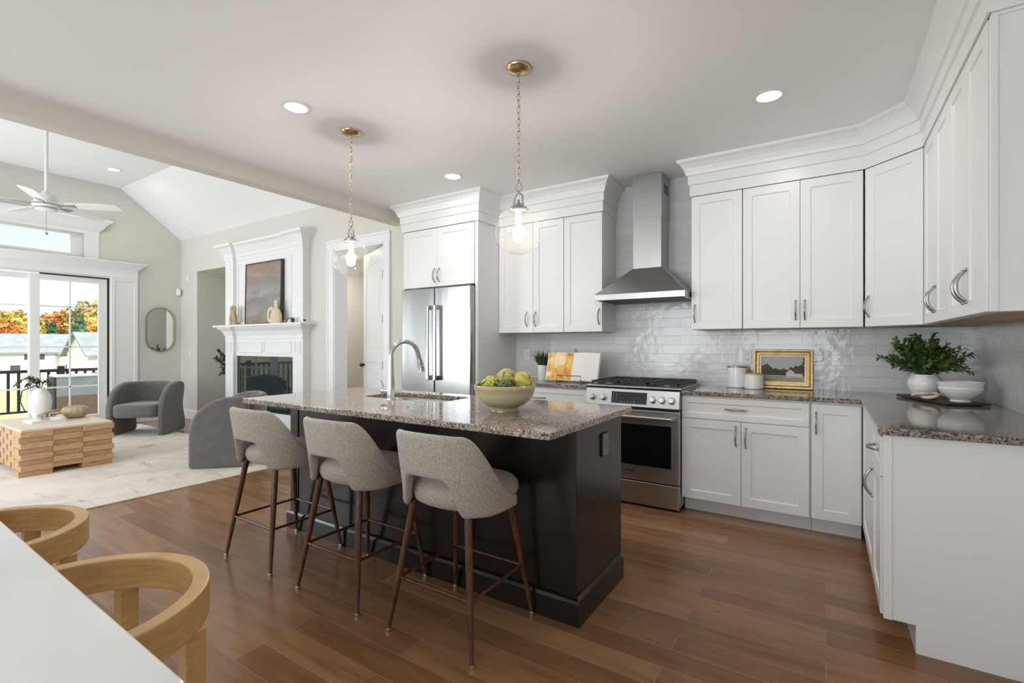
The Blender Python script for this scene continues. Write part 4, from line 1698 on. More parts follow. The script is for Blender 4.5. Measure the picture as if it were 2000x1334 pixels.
flat([(0.78, 0.20), (0.95, 0.20), (0.95, 0.33), (0.78, 0.33)], 5, 3)
b.build('canvas', pm, t)

# power outlets on the tile
def outlet(label, x, z, y=BY - 0.008, name='power_outlet'):
    t = thing(name, label, 'outlet', (x, y, z))
    b = MB()
    b.box(-0.036, -0.006, -0.058, 0.036, -0.0002, 0.058)
    b.build('plate', M['plastic'], t, bevel=0.002)
    b = MB()
    for zz in (-0.022, 0.022):
        b.box(-0.014, -0.0072, zz - 0.012, 0.014, -0.0055, zz + 0.012)
    b.build('socket', M['plastic'], t, bevel=0.001, seg=1)
    b = MB()
    for zz in (-0.022, 0.022):
        for xx in (-0.006, 0.006):
            b.box(xx - 0.0014, -0.0078, zz - 0.006, xx + 0.0014, -0.007, zz + 0.004)
    b.build('slots', M['iron'], t)
    return t


outlet('white power outlet in the tile beside the gold framed painting', -0.540, 1.157)
outlet('white power outlet in the tile left of the spiky plant', -2.640, 1.150)

# board with vase, bowls and knot in the corner
ba = math.atan2(-0.929, 0.369)
t_ = MB()
t_.box(-0.245, -0.105, 0.004, 0.245, 0.105, 0.018)
for sx_ in (-0.19, 0.19):
    t_.box(sx_ - 0.015, -0.09, 0.0, sx_ + 0.015, 0.09, 0.004)
o = t_.build('serving_board', M['darkboard'], None, bevel=0.004, loc=(0.578, 3.868, CT1 + 0.0003), rot=(0, 0, ba))
tag(o, 'dark wooden serving board lying in the counter corner under the white vase', 'board')
ZB = CT1 + 0.0187

t = thing('leafy_plant', 'bushy green plant in a round white vase on the dark board', 'potted plant', (0.520, 3.945, ZB))
b = MB()
b.lathe([(0.0, 0.0), (0.052, 0.0), (0.058, 0.006), (0.078, 0.040), (0.089, 0.075), (0.086, 0.105), (0.072, 0.126), (0.064, 0.132), (0.066, 0.140), (0.060, 0.140), (0.058, 0.130), (0.074, 0.100), (0.072, 0.05), (0.0, 0.02)], 40, cap=False)
b.build('vase', M['porcelain'], t, smooth=50)


def leaf_on(b, p, d, n, L, w):
    d = d.normalized()
    s = d.cross(n)
    if s.length < 1e-3:
        s = Vector((1, 0, 0))
    s.normalize()
    n2 = s.cross(d)
    pts = [p, p + d * L * 0.35 + s * w + n2 * w * 0.25, p + d * L * 0.35 - s * w + n2 * w * 0.25, p + d * L * 0.75 + s * w * 0.6, p + d * L * 0.75 - s * w * 0.6, p + d * L - n2 * w * 0.3, p + d * L * 0.45]
    b.add([tuple(q) for q in pts], [(0, 1, 6), (0, 6, 2), (1, 3, 6), (6, 4, 2), (3, 5, 6), (6, 5, 4)])


def sprays(b, bs, n, seed, L, up, spread, leaf, lw, every=0.018, origin=Vector((0, 0, 0)), dirs=None, lim=None, droop=0.9):
    rnd = random.Random(seed)
    for i in range(n):
        if dirs:
            a, sp, ln = dirs[i % len(dirs)]
            a += rnd.uniform(-.25, .25)
        else:
            a, sp, ln = rnd.uniform(0, 2 * PI), spread * rnd.uniform(0.1, 1.0), 1.0
        ln = L * ln * rnd.uniform(0.75, 1.1)
        p = origin + Vector((rnd.uniform(-.02, .02), rnd.uniform(-.02, .02), 0))
        d = Vector((math.cos(a) * sp, math.sin(a) * sp, up)).normalized()
        pts = [p.copy()]
        k = 0.0
        while k < ln:
            d = (d + Vector((rnd.uniform(-.09, .09), rnd.uniform(-.09, .09), rnd.uniform(-.05, .05) - 0.05 * droop * sp))).normalized()
            p = p + d * every
            if lim:
                lim(p)
            pts.append(p.copy())
            k += every
            if k > ln * 0.25:
                for s in (-1, 1):
                    ax = d.cross(Vector((rnd.uniform(-1, 1), rnd.uniform(-1, 1), rnd.uniform(-.3, 1))))
                    if ax.length > 1e-3:
                        ld = (d * 0.7 + ax.normalized() * s * 0.8)
                        leaf_on(b, p, ld, Vector((rnd.uniform(-.5, .5), rnd.uniform(-.5, .5), 1)), leaf * rnd.uniform(0.7, 1.2), lw)
        bs.tube([tuple(q) for q in pts[::2] + [pts[-1]]], 0.0015, 5)


def keep(p):
    p.x = min(p.x, 0.825 - 0.520 - 0.03)
    p.y = min(p.y, 4.36 - 3.945 - 0.03)
    p.z = min(p.z, 0.415)


b, bs = MB(), MB()
sprays(b, bs, 62, 11, 0.245, 1.0, 1.05, 0.036, 0.0115, origin=Vector((0, 0, 0.12)), lim=keep)
sprays(b, bs, 12, 12, 0.235, 0.75, 1.0, 0.036, 0.0085, origin=Vector((0, 0, 0.13)), dirs=[(-0.9, 1.0, 0.95), (-0.6, 1.1, 0.9), (2.6, 1.0, 0.8), (3.4, 0.9, 0.75), (-0.35, 1.0, 0.9)], lim=keep)
b.build('foliage', M['leaf'], t, smooth=180)
bs.build('stems', M['leaf_dark'], t, smooth=180)


def serving_bowl(label, z):
    b = MB()
    b.lathe([(0.0, 0.0), (0.046, 0.0), (0.048, 0.006), (0.046, 0.012), (0.066, 0.028), (0.088, 0.052), (0.099, 0.074), (0.099, 0.080), (0.095, 0.083), (0.097, 0.087), (0.103, 0.108), (0.104, 0.112), (0.100, 0.113), (0.090, 0.075), (0.062, 0.030), (0.0, 0.016)], 48, cap=False)
    o = b.build('serving_bowl', M['porcelain'], None, smooth=40, loc=(0.645, 3.712, z))
    return tag(o, label, 'bowl')


serving_bowl('white ceramic bowl with a rolled rim on the dark board, right of the vase', ZB)
b = MB()
pts = []
for k in range(90):
    a = 2 * PI * k / 90
    r = 0.034 + 0.014 * math.cos(3 * a)
    pts.append((1.35 * r * math.cos(2 * a), r * math.sin(2 * a), 0.023 + 0.012 * math.sin(3 * a)))
b.tube(pts, 0.010, 8, closed=True)
o = b.build('knot_ornament', noisy('knot_clay', (0.50, 0.46, 0.40), (0.68, 0.64, 0.57), 30, 0.5), None, smooth=180, loc=(0.500, 3.796, ZB), rot=(0, 0, -0.7))
tag(o, 'pale knotted ornament lying on the dark board in front of the white vase', 'ornament')

# ================================================================ dining table and chairs
t = thing('dining_table', 'white dining table with rounded corner at the bottom left', 'table', (-1.72, -0.09, 0), -0.02)
TW, TD = 0.905, 0.455
b = MB()
b.prism(rrect(TW, TD, 0.018, 4), XY, 0.725, 0.750)
b.build('tabletop', M['quartz'], t, bevel=0.004)
b = MB()
b.prism(rrect(TW - 0.25, TD - 0.31, 0.05, 4), XY, 0.655, 0.7245)
b.build('apron', M['oak'], t)
for sx_ in (-1, 1):
    for sy_ in (-1, 1):
        b = MB()
        b.tube([(sx_ * (TW - 0.30), sy_ * (TD - 0.36), 0.66), (sx_ * (TW - 0.30), sy_ * (TD - 0.36), 0.0)], [0.042, 0.03], 16)
        b.build('leg', M['oak'], t, smooth=60)


def make_dining_chair(label):
    t = thing('dining_chair', label, 'chair', (0, 0, 0), 0, 'oak dining chairs at the white table')
    b = MB()
    ro, ri = 0.268, 0.232
    out = [(ro, -0.20)] + arc(0, 0, ro, 0, 180, 28) + [(-ro, -0.20)]
    inn = [(ri, -0.20)] + arc(0, 0, ri, 0, 180, 28) + [(-ri, -0.20)]
    b.prism(out + inn[::-1], XY, 0.615, 0.697)
    b.build('backrest_rail', M['oak'], t, bevel=0.004)
    for sx_, y in ((-0.183, 0.172), (0.183, 0.172), (-0.250, -0.185), (0.250, -0.185)):
        b = MB()
        b.prism([(sx_ - 0.021, y - 0.021), (sx_ + 0.021, y - 0.021), (sx_ + 0.021, y + 0.021), (sx_ - 0.021, y + 0.021)], XY, 0.0, 0.618)
        b.build('leg', M['oak'], t, bevel=0.003)
    b = MB()
    for (x0, y0, x1, y1) in ((-0.24, -0.200, 0.24, -0.170), (-0.19, 0.155, 0.19, 0.185)):
        b.box(x0, y0, 0.37, x1, y1, 0.42)
    for s in (-1, 1):
        b.add([(s * 0.236, -0.19, 0.37), (s * 0.262, -0.19, 0.37), (s * 0.262, -0.19, 0.42), (s * 0.236, -0.19, 0.42), (s * 0.170, 0.18, 0.37), (s * 0.196, 0.18, 0.37), (s * 0.196, 0.18, 0.42), (s * 0.170, 0.18, 0.42)], [(0, 1, 2, 3), (4, 5, 6, 7), (0, 4, 5, 1), (1, 5, 6, 2), (2, 6, 7, 3), (3, 7, 4, 0)])
    b.build('seat_rail', M['oak'], t)
    b = MB()
    b.prism([(-0.245, -0.215), (0.245, -0.215), (0.195, 0.19), (-0.195, 0.19)], XY, 0.421, 0.470)
    b.build('seat', M['cushion'], t, bevel=0.018, seg=3)
    return t


dc = make_dining_chair('light oak dining chair with curved rail, nearest the camera at the table')
dc.location = (-1.385, 0.352, 0)
d2 = copy_tree(dc)
d2.location = (-2.138, 0.330, 0)
d2['label'] = 'light oak dining chair with curved rail at the left edge, beyond the nearest one'

# ================================================================ living room
# rug
b = MB()
b.prism(rrect(2.15, 1.72, 0.02, 3), XY, 0.0, 0.010)
o = b.build('area_rug', M['rug'], None, bevel=0.003, loc=(-6.875, 1.48, 0.0005))
tag(o, 'large cream distressed area rug on the dark wood floor', 'rug')
o['label'] = 'large cream distressed area rug on the dark wood floor'
RZ = 0.0108

# fireplace
t = thing('fireplace', 'white panelled fireplace with mantel shelf and glass firebox on the far wall', 'fireplace', (-6.675, FY - 0.001, 0))
fx = 6.675
fl, fr_ = -7.65 + fx, -5.70 + fx
yf_ = -0.105
gl, gr, gz0, gz1 = -7.41 + fx, -5.99 + fx, 0.30, 1.088
b = MB()
b.box(fl, -0.06, 0, gl, 0, 2.62)
b.box(gr, -0.06, 0, fr_, 0, 2.62)
b.box(gl, -0.06, gz1, gr, 0, 2.62)
b.box(gl, -0.06, 0, gr, 0, gz0)
b.build('breast', M['trim'], t)
for xa in (fl, fr_ - 0.225):
    b = MB()
    b.box(xa, yf_, 0, xa + 0.225, -0.0601, 1.40)
    b.box(xa - 0.0, yf_ - 0.012, 0, xa + 0.225, yf_, 0.18)
    b.box(xa - 0.0, yf_ - 0.006, 1.335, xa + 0.225, yf_, 1.362)
    p = b.build('lower_pilaster', M['trim'], t, bevel=0.003)
    b = MB()
    b.ring([(xa + 0.05, 1.13), (xa + 0.175, 1.13), (xa + 0.175, 1.30), (xa + 0.05, 1.30)], [(xa + 0.065, 1.145), (xa + 0.16, 1.145), (xa + 0.16, 1.285), (xa + 0.065, 1.285)], XZ, yf_ - 0.008, yf_)
    b.build('panel_moulding', M['trim'], p)
    b = MB()
    b.box(xa, yf_, 1.56, xa + 0.225, -0.0601, 2.56)
    b.build('upper_pilaster', M['trim'], t, bevel=0.003)
b = MB()
xm_ = (gl + gr) / 2
for xa, xb in ((gl + 0.03, xm_ - 0.02), (xm_ + 0.02, gr - 0.03)):
    b.ring([(xa, 1.135), (xb, 1.135), (xb, 1.30), (xa, 1.30)], [(xa + 0.018, 1.153), (xb - 0.018, 1.153), (xb - 0.018, 1.282), (xa + 0.018, 1.282)], XZ, -0.070, -0.0601)
b.box(gl, -0.072, 1.335, gr, -0.0601, 1.36)
b.build('frieze', M['trim'], t, bevel=0.002)
# mantel crown and shelf; the mouldings break forward over the pilasters


def breaks(prof):
    e0 = 0.002
    return [(fl - 0.0, 0), (fl - 0.0, yf_), (fl + 0.225, yf_), (fl + 0.225, -0.060), (fr_ - 0.225, -0.060), (fr_ - 0.225, yf_), (fr_, yf_), (fr_, 0)]


b = MB()
b.sweep([(0, 1.385), (0.010, 1.385), (0.018, 1.41), (0.035, 1.45), (0.070, 1.485), (0.085, 1.495), (0.085, 1.512), (0, 1.512)], breaks(0))
b.build('mantel_moulding', M['trim'], t)
b = MB()
b.box(fl - 0.13, yf_ - 0.125, 1.512, fr_ + 0.13, 0, 1.540)
b.build('mantel_shelf', M['trim'], t, bevel=0.005)
b = MB()
b.box(fl, yf_ + 0.004, 1.540, fr_, -0.0601, 1.585)
b.build('overmantel_plinth', M['trim'], t, bevel=0.003)
b = MB()
b.sweep([(0, 2.50), (0.008, 2.50), (0.012, 2.55), (0.020, 2.56), (0.020, 2.60), (0.034, 2.625), (0.075, 2.69), (0.110, 2.715), (0.115, 2.745), (0, 2.745)], breaks(0))
b.build('overmantel_crown', M['trim'], t)
b = MB()
b.ring([(gl + 0.02, 1.60), (gr - 0.02, 1.60), (gr - 0.02, 2.47), (gl + 0.02, 2.47)], [(gl + 0.06, 1.64), (gr - 0.06, 1.64), (gr - 0.06, 2.43), (gl + 0.06, 2.43)], XZ, -0.068, -0.0601)
b.build('overmantel_panel', M['trim'], t)
b = MB()
b.box(gl + 0.002, -0.050, gz0 + 0.002, gr - 0.002, -0.042, gz1 - 0.002)
fg = b.build('firebox_glass', M['fireglass'], t)
b = MB()
b.ring([(gl + 0.07, gz0 + 0.06), (gr - 0.12, gz0 + 0.06), (gr - 0.12, 0.93), (gl + 0.07, 0.93)], [(gl + 0.095, gz0 + 0.085), (gr - 0.145, gz0 + 0.085), (gr - 0.145, 0.905), (gl + 0.095, 0.905)], XZ, -0.060, -0.0501)
M['gunmetal'] = mat('gunmetal', (0.06, 0.07, 0.075), 0.35, 0.6)
b.build('firebox_frame', M['gunmetal'], t, bevel=0.002)
b = MB()
b.box(fl - 0.05, -0.45, 0.0, fr_ + 0.05, yf_ - 0.013, 0.02)
o = b.build('hearth', M['granite_dark'], t)

MZ = 1.5405
# painting leaning above the mantel
t = thing('abstract_painting', 'large dark framed brown and grey abstract painting leaning above the mantel', 'painting', (-6.625, FY - 0.079, MZ))
m = mat('abstract_canvas', (0.3, 0.27, 0.25), 0.7)
q = NT(m)
sx = q.n('SeparateXYZ')
q.l(q.tc.outputs['Object'], sx.inputs[0])
nz = q.noise(q.mapping((1.3, 1, 3.2)), 2.6, 7, 0.65, 0.6)
ad = q.n('Math', operation='MULTIPLY_ADD')
ad.inputs[1].default_value = 0.40
q.l(nz, ad.inputs[0])
q.l(sx.outputs['Z'], ad.inputs[2])
mr = q.n('MapRange')
mr.inputs['From Min'].default_value = 0.15
mr.inputs['From Max'].default_value = 1.10
q.l(ad.outputs[0], mr.inputs['Value'])
c1 = q.ramp(mr.outputs[0], [(0.0, (0.24, 0.20, 0.17)), (0.22, (0.30, 0.27, 0.245)), (0.42, (0.25, 0.24, 0.235)), (0.55, (0.34, 0.32, 0.31)), (0.68, (0.28, 0.235, 0.205)), (0.85, (0.34, 0.25, 0.205)), (1.0, (0.27, 0.20, 0.165))])
c2 = q.ramp(nz, [(0.38, (0.82, 0.80, 0.79)), (0.52, (1, 1, 1)), (0.62, (1.2, 1.18, 1.16))])
q.color(q.mix(0.8, c1, c2, 'MULTIPLY'))
aw, ah = 0.45, 0.875
TA = Matrix.Rotation(-0.018, 4, 'X')
b = MB(TA)
b.ring([(-aw, 0), (aw, 0), (aw, ah), (-aw, ah)], [(-aw + 0.014, 0.014), (aw - 0.014, 0.014), (aw - 0.014, ah - 0.014), (-aw + 0.014, ah - 0.014)], XZ, -0.045, 0.0)
M['darkframe'] = noisy('dark_brown_frame', (0.045, 0.026, 0.017), (0.075, 0.045, 0.03), 14, 0.5)
b.build('frame', M['darkframe'], t)
b = MB(TA)
b.box(-aw + 0.014, -0.036, 0.014, aw - 0.014, -0.006, ah - 0.014)
b.build('canvas', m, t)

# ceramics on the mantel
M['sandclay'] = noisy('sand_ceramic', (0.62, 0.50, 0.37), (0.70, 0.58, 0.44), 40, 0.6)
M['tanclay'] = noisy('tan_ceramic', (0.40, 0.30, 0.21), (0.52, 0.41, 0.30), 40, 0.7)
b = MB()
b.lathe([(0.0, 0.0), (0.098, 0.0), (0.108, 0.012), (0.112, 0.06), (0.106, 0.12), (0.078, 0.175), (0.044, 0.20), (0.036, 0.215), (0.037, 0.30), (0.041, 0.306), (0.032, 0.306), (0.030, 0.22), (0.0, 0.21)], 36, (0, 0, 0), cap=False)
o = b.build('handled_vase', M['sandclay'], None, smooth=50, loc=(-6.180, FY - 0.183, MZ))
o.scale = (1, 0.46, 1)
tag(o, 'sand coloured bottle vase with loop handle on the mantel, right of the painting', 'vase')
hb = MB()
hb.tube([(-0.085, 0, 0.030), (-0.150, 0, 0.034), (-0.178, 0, 0.060), (-0.180, 0, 0.13), (-0.160, 0, 0.185), (-0.110, 0, 0.205), (-0.055, 0, 0.192)], 0.027, 14)
hb.build('loop_handle', M['sandclay'], o, smooth=60)
b = MB()
b.tube([(-0.03, 0, 0.0), (-0.045, 0, 0.09), (-0.02, 0, 0.17), (0.01, 0, 0.235)], [0.040, 0.036, 0.032, 0.028], 14)
b.tube([(0.045, 0, 0.0), (0.05, 0, 0.08), (0.032, 0, 0.15), (-0.005, 0, 0.22)], [0.036, 0.036, 0.032, 0.028], 14)
b.tube([(0.048 * math.cos(2 * PI * k / 24), 0.0, 0.225 + 0.044 * math.sin(2 * PI * k / 24)) for k in range(24)], 0.020, 12, closed=True)
o = b.build('knot_sculpture', M['tanclay'], None, smooth=60, loc=(-7.285, FY - 0.175, MZ))
tag(o, 'tan looped ceramic sculpture on the mantel, left of the painting', 'sculpture')
b = MB()
b.tube([(-0.075, 0, 0.0045), (-0.05, 0, 0.045), (-0.01, 0, 0.066), (0.05, 0, 0.062)], 0.006, 8)
b.ball((0.07, 0, 0.034), 0.030, 14, 8, (1.1, 0.7, 1.1))
o = b.build('black_ornament', M['black'], None, smooth=60, loc=(-5.90, FY - 0.165, MZ))
tag(o, 'small black bent ornament at the right end of the mantel', 'ornament')

# mirror
t = thing('wall_mirror', 'pill-shaped brass framed mirror on the wall right of the sliding door', 'mirror', (LX + 0.001, 3.588, 1.502))


def stadium(w, h, n=14):
    r = w
    return [(r * math.cos(R(a)), h - r + r * math.sin(R(a))) for a in [180 * i / n for i in range(n + 1)]] + [(r * math.cos(R(a)), -h + r + r * math.sin(R(a))) for a in [180 + 180 * i / n for i in range(n + 1)]]


b = MB()
b.ring(stadium(0.205, 0.368), stadium(0.190, 0.353), YZ, 0.0, 0.028)
b.build('frame', M['brass'], t, smooth=40)
b = MB()
b.prism(stadium(0.191, 0.354), YZ, 0.004, 0.012)
b.build('mirror_glass', M['mirror'], t)

# corner sensor and wall plates
b = MB()
b.prism([(-0.03, -0.055), (0.03, -0.055), (0.034, 0.03), (0.02, 0.055), (-0.02, 0.055), (-0.034, 0.03)], XZ, -0.035, 0.025)
o = b.build('motion_sensor', M['plastic'], None, bevel=0.01, seg=3, loc=(LX + 0.040, FY - 0.045, 2.150), rot=(0, 0, PI / 4))
tag(o, 'small white motion sensor high in the living room corner', 'sensor')
o = MB().box(-0.04, -0.012, -0.06, 0.04, -0.0005, 0.06).build('thermostat', M['plastic'], None, bevel=0.004, loc=(-9.08, FY, 2.38))
tag(o, 'small white wall unit high on the wall left of the niche', 'wall plate')
t = thing('light_switch', 'white light switch plate on the wall left of the niche', 'light switch', (-9.02, FY, 1.10))
MB().box(-0.037, -0.007, -0.06, 0.037, -0.0005, 0.06).build('plate', M['plastic'], t, bevel=0.002)
MB().box(-0.016, -0.0095, -0.033, 0.016, -0.0065, 0.033).build('rocker', M['porcelain'], t, bevel=0.001, seg=1)

# plant in the niche
t = thing('niche_plant', 'slender green leafy plant standing in the niche beside the fireplace', 'potted plant', (-8.02, 4.13, 0.001))
b = MB()
b.lathe([(0.0, 0.0), (0.13, 0.0), (0.15, 0.02), (0.16, 0.34), (0.14, 0.34), (0.135, 0.30), (0.0, 0.30)], 32, cap=False)
b.build('pot', M['sandclay'], t, smooth=40)


def keepn(p):
    p.x = min(p.x, 0.2)
    p.y = min(max(p.y, -0.22), 0.42)


b, bs = MB(), MB()
bs.tube([(0, 0, 0.29), (-0.02, 0.0, 0.6), (-0.05, 0.01, 0.95)], [0.014, 0.011, 0.007], 8)
sprays(b, bs, 16, 31, 0.38, 0.8, 0.8, 0.060, 0.016, every=0.030, origin=Vector((-0.06, 0.0, 0.80)), lim=keepn)
sprays(b, bs, 8, 32, 0.34, 0.55, 0.8, 0.060, 0.016, every=0.030, origin=Vector((-0.04, 0.0, 0.72)), dirs=[(3.1, 1, 1), (2.6, 1, 1), (3.6, 1, .7)], lim=keepn)
b.build('foliage', M['leaf_dark'], t, smooth=180)
bs.build('stems', M['twig'], t, smooth=180)

# coffee table of stacked blocks
cx0_, cx1_, cy0_, cy1_ = -7.36, -6.283, 1.288, 1.985
CX, CYY = (cx0_ + cx1_) / 2, (cy0_ + cy1_) / 2
t = thing('coffee_table', 'light ash coffee table of stacked wooden blocks on the rug', 'coffee table', (CX, CYY, RZ))
hx_, hy_ = (cx1_ - cx0_) / 2, (cy1_ - cy0_) / 2
TZ = 0.446
b = MB()
nl = 8
lh = (TZ - 0.022) / nl
ysp = [-hy_, -hy_ * 0.34, hy_ * 0.30, hy_]
M['slot'] = mat('slot_brown', (0.16, 0.10, 0.06), 0.7)
for s in (-1, 1):
    b = MB()
    for i in range(nl):
        for j in range(3):
            if i == 0 and j == 1:
                continue
            out = 0.012 if ((i + (j != 1)) % 2 == 0) else -0.010
            x_ = s * (hx_ - 0.014 + out)
            xi = s * (hx_ - 0.16)
            ya, yb = ysp[j] + 0.0006, ysp[j + 1] - 0.0006
            if j == 2:
                yb += 0.010 if i % 2 else 0.0
            if j == 0:
                ya -= 0.010 if i % 2 == 0 else 0.0
            b.box(min(x_, xi), ya, i * lh, max(x_, xi), yb, (i + 1) * lh)
    b.build('end_blocks', M['ash'], t, bevel=0.0015, seg=1)
for s in (-1, 1):
    yo = s * (hy_ - 0.003)
    yi = s * (hy_ - 0.13)
    b = MB()
    b.box(-hx_ + 0.162, min(yo, yi), lh, hx_ - 0.162, max(yo, yi), TZ - 0.022)
    b.mi = 1
    for i in range(1, nl):
        for k in range(5):
            x_ = -hx_ + 0.20 + (0.26 if i % 2 else 0.13) + k * 0.26
            if x_ < hx_ - 0.2:
                b.box(x_, yo - 0.001, i * lh, x_ + 0.035, yo + 0.001, (i + 1) * lh)
    b.build('side_blocks', [M['ash'], M['slot']], t)
b = MB()
b.box(-hx_ + 0.004, -hy_ + 0.002, TZ - 0.0215, hx_ - 0.004, hy_ - 0.002, TZ)
b.build('tabletop', M['ash_daylit'], t, bevel=0.002)
CTZ = RZ + TZ

b = MB()
b.box(-0.135, -0.135, 0.0, 0.135, 0.135, 0.003)
b.box(-0.135, -0.135, 0.021, 0.135, 0.135, 0.024)
b.box(-0.135, -0.135, 0.003, -0.130, 0.135, 0.021)
t = thing('coffee_table_book', 'large white book lying flat on the coffee table', 'book', (-6.80, 1.575, CTZ + 0.0005), 0.02)
b.build('cover', M['porcelain'], t)
MB().box(-0.129, -0.130, 0.003, 0.131, 0.130, 0.021).build('pages', M['paper'], t)
rnd = random.Random(5)
b = MB()
for i in range(7):
    a = PI * i / 7 + 0.3
    L = rnd.uniform(0.06, 0.10)
    z = 0.014 + 0.010 * (i % 4)
    p0 = Vector((-math.cos(a) * L, -math.sin(a) * L, z - 0.002 * (i % 3)))
    p1 = Vector((math.cos(a) * L, math.sin(a) * L, z + 0.03 * (i % 2) + 0.015))
    md = p0.lerp(p1, 0.5) + Vector((rnd.uniform(-.02, .02), rnd.uniform(-.02, .02), 0.012))
    b.tube([tuple(p0), tuple(md), tuple(p1)], [0.010, 0.012, 0.007], 8)
o = b.build('driftwood_ornament', noisy('driftwood', (0.36, 0.30, 0.23), (0.55, 0.48, 0.39), 40, 0.7), None, smooth=60, loc=(-6.79, 1.60, CTZ + 0.0245))
tag(o, 'pale driftwood knot lying on the white book on the coffee table', 'ornament')

t = thing('branch_vase', 'white vase holding drooping olive branches on the coffee table', 'vase', (-7.135, 1.615, CTZ + 0.0003))
b = MB()
b.lathe([(0.0, 0.0), (0.052, 0.0), (0.064, 0.02), (0.088, 0.10), (0.096, 0.17), (0.088, 0.24), (0.066, 0.29), (0.042, 0.317), (0.040, 0.33), (0.033, 0.33), (0.033, 0.31), (0.06, 0.27), (0.0, 0.05)], 40, cap=False)
b.build('vase', M['porcelain'], t, smooth=50)
b, bs = MB(), MB()


def drape(path, leafL, lw, seed):
    rd = random.Random(seed)
    P = [Vector(p) for p in path]
    fine = []
    for i in range(len(P) - 1):
        for k in range(8):
            fine.append(P[i].lerp(P[i + 1], k / 8))
    bs.tube([tuple(p) for p in fine], 0.005, 6)
    for i in range(6, len(fine) - 1):
        d = (fine[i + 1] - fine[i])
        for s in (-1, 1):
            ld = d.normalized() * 0.6 + Vector((rd.uniform(-1, 1), rd.uniform(-1, 1), rd.uniform(-.6, .8)))
            leaf_on(b, fine[i], ld, Vector((0, 0, 1)), leafL * rd.uniform(.6, 1.2), lw)


lat = Vector((-0.839, -0.544, 0))        # towards the left of the table as seen from the kitchen


def pl(l, dpt, z):
    return tuple(lat * l + Vector((-0.544, 0.839, 0)) * dpt + Vector((0, 0, z)))


drape([pl(0, 0, 0.30), pl(0.05, 0, 0.385), pl(0.14, 0.02, 0.43), pl(0.25, 0.03, 0.41), pl(0.33, 0.03, 0.34)], 0.065, 0.013, 1)
drape([pl(0, 0, 0.30), pl(0.06, 0.05, 0.39), pl(0.17, 0.06, 0.40), pl(0.24, 0.07, 0.32)], 0.065, 0.013, 2)
drape([pl(0, 0, 0.30), pl(-0.03, 0, 0.38), pl(-0.09, -0.02, 0.40), pl(-0.13, -0.02, 0.37)], 0.060, 0.012, 3)
drape([pl(0, 0, 0.30), pl(0.03, -0.03, 0.40), pl(0.07, -0.05, 0.44)], 0.060, 0.012, 4)
drape([pl(-0.005, 0, 0.30), pl(0.0, -0.05, 0.36), pl(0.055, -0.14, 0.31), pl(0.06, -0.155, 0.20), pl(0.00, -0.16, 0.09)], 0.02, 0.004, 6)
b.build('foliage', M['leaf_olive'], t, smooth=180)
bs.build('branches', M['twig'], t, smooth=60)

t_ = MB()


def gourd(u, v):
    a = 2 * PI * u
    pr = [(0.0, 0.004), (0.06, 0.0), (0.092, 0.020), (0.120, 0.060), (0.124, 0.082), (0.106, 0.112), (0.068, 0.130), (0.045, 0.131), (0.037, 0.120), (0.0, 0.10)]
    k = v * (len(pr) - 1)
    i = min(int(k), len(pr) - 2)
    f = k - i
    f = f * f * (3 - 2 * f) * 0.3 + f * 0.7
    r = pr[i][0] * (1 - f) + pr[i + 1][0] * f
    z = pr[i][1] * (1 - f) + pr[i + 1][1] * f
    r *= 1 - 0.035 * (0.5 + 0.5 * math.cos(14 * a))
    return (max(r, 0.0005) * math.cos(a), max(r, 0.0005) * math.sin(a), z)


t_.grid(gourd, 84, 28, True)
M['gourd'] = noisy('ribbed_tan_ceramic', (0.36, 0.27, 0.18), (0.50, 0.39, 0.27), 30, 0.75)
o = t_.build('gourd_vase', M['gourd'], None, smooth=180, loc=(-6.90, 1.845, CTZ + 0.0003))
tag(o, 'low ribbed tan gourd vase on the coffee table beside the book', 'vase')

# armchairs
def make_armchair(label):
    t = thing('armchair', label, 'armchair', (0, 0, 0), 0, 'grey velvet armchairs on the rug')
    outl = [(-0.285, 0.0), (-0.285, 0.30), (-0.28, 0.40), (-0.255, 0.49), (-0.21, 0.57), (-0.14, 0.635), (-0.05, 0.685), (0.06, 0.712), (0.17, 0.716), (0.235, 0.700), (0.265, 0.655), (0.258, 0.57), (0.235, 0.48), (0.222, 0.40), (0.228, 0.33), (0.25, 0.25), (0.275, 0.16), (0.285, 0.08), (0.28, 0.03), (0.25, 0.0)]
    for s in (-1, 1):
        b = MB()
        b.prism(outl, YZ, s * 0.285 if s > 0 else -0.370, 0.370 if s > 0 else -0.285)
        b.build('arm', M['velvet'], t, bevel=0.030, seg=4, smooth=50)

    def ztop(y):
        for (a, za), (c, zc) in zip(outl[2:10], outl[3:11]):
            if a <= y <= c:
                return za + (zc - za) * (y - a) / max(c - a, 1e-6)
        return 0.70

    b = MB()

    def bk(u, v):
        s = -1 + 2 * u
        th = PI / 2 - s * R(100)
        x, y = sellipse(th, 0.315, 0.36, 2.6)
        y -= 0.075
        zt = ztop(max(min(y, 0.17), -0.28)) - 0.002
        zb = 0.33
        return (x, y, zb + (zt - zb) * v)
    b.grid(bk, 41, 8)
    b.build('backrest', M['velvet'], t, solid=0.075, subsurf=1, smooth=180)
    b = MB()
    b.prism(rrect(0.283, 0.295, 0.10, 6), XY, 0.245, 0.425)
    b.build('seat', M['velvet'], t, bevel=0.05, seg=4, smooth=60, loc=(0, -0.03, 0))
    return t


ac = make_armchair('grey velvet armchair on the rug by the sliding door, facing the room')
ac.location = (-8.075, 2.940, RZ)
ac.rotation_euler = (0, 0, R(40.5))
a2 = copy_tree(ac)
a2['label'] = 'grey velvet armchair seen from the side behind the left counter stool'
a2.location = (-5.385, 2.743, RZ)
a2.rotation_euler = (0, 0, R(-45))

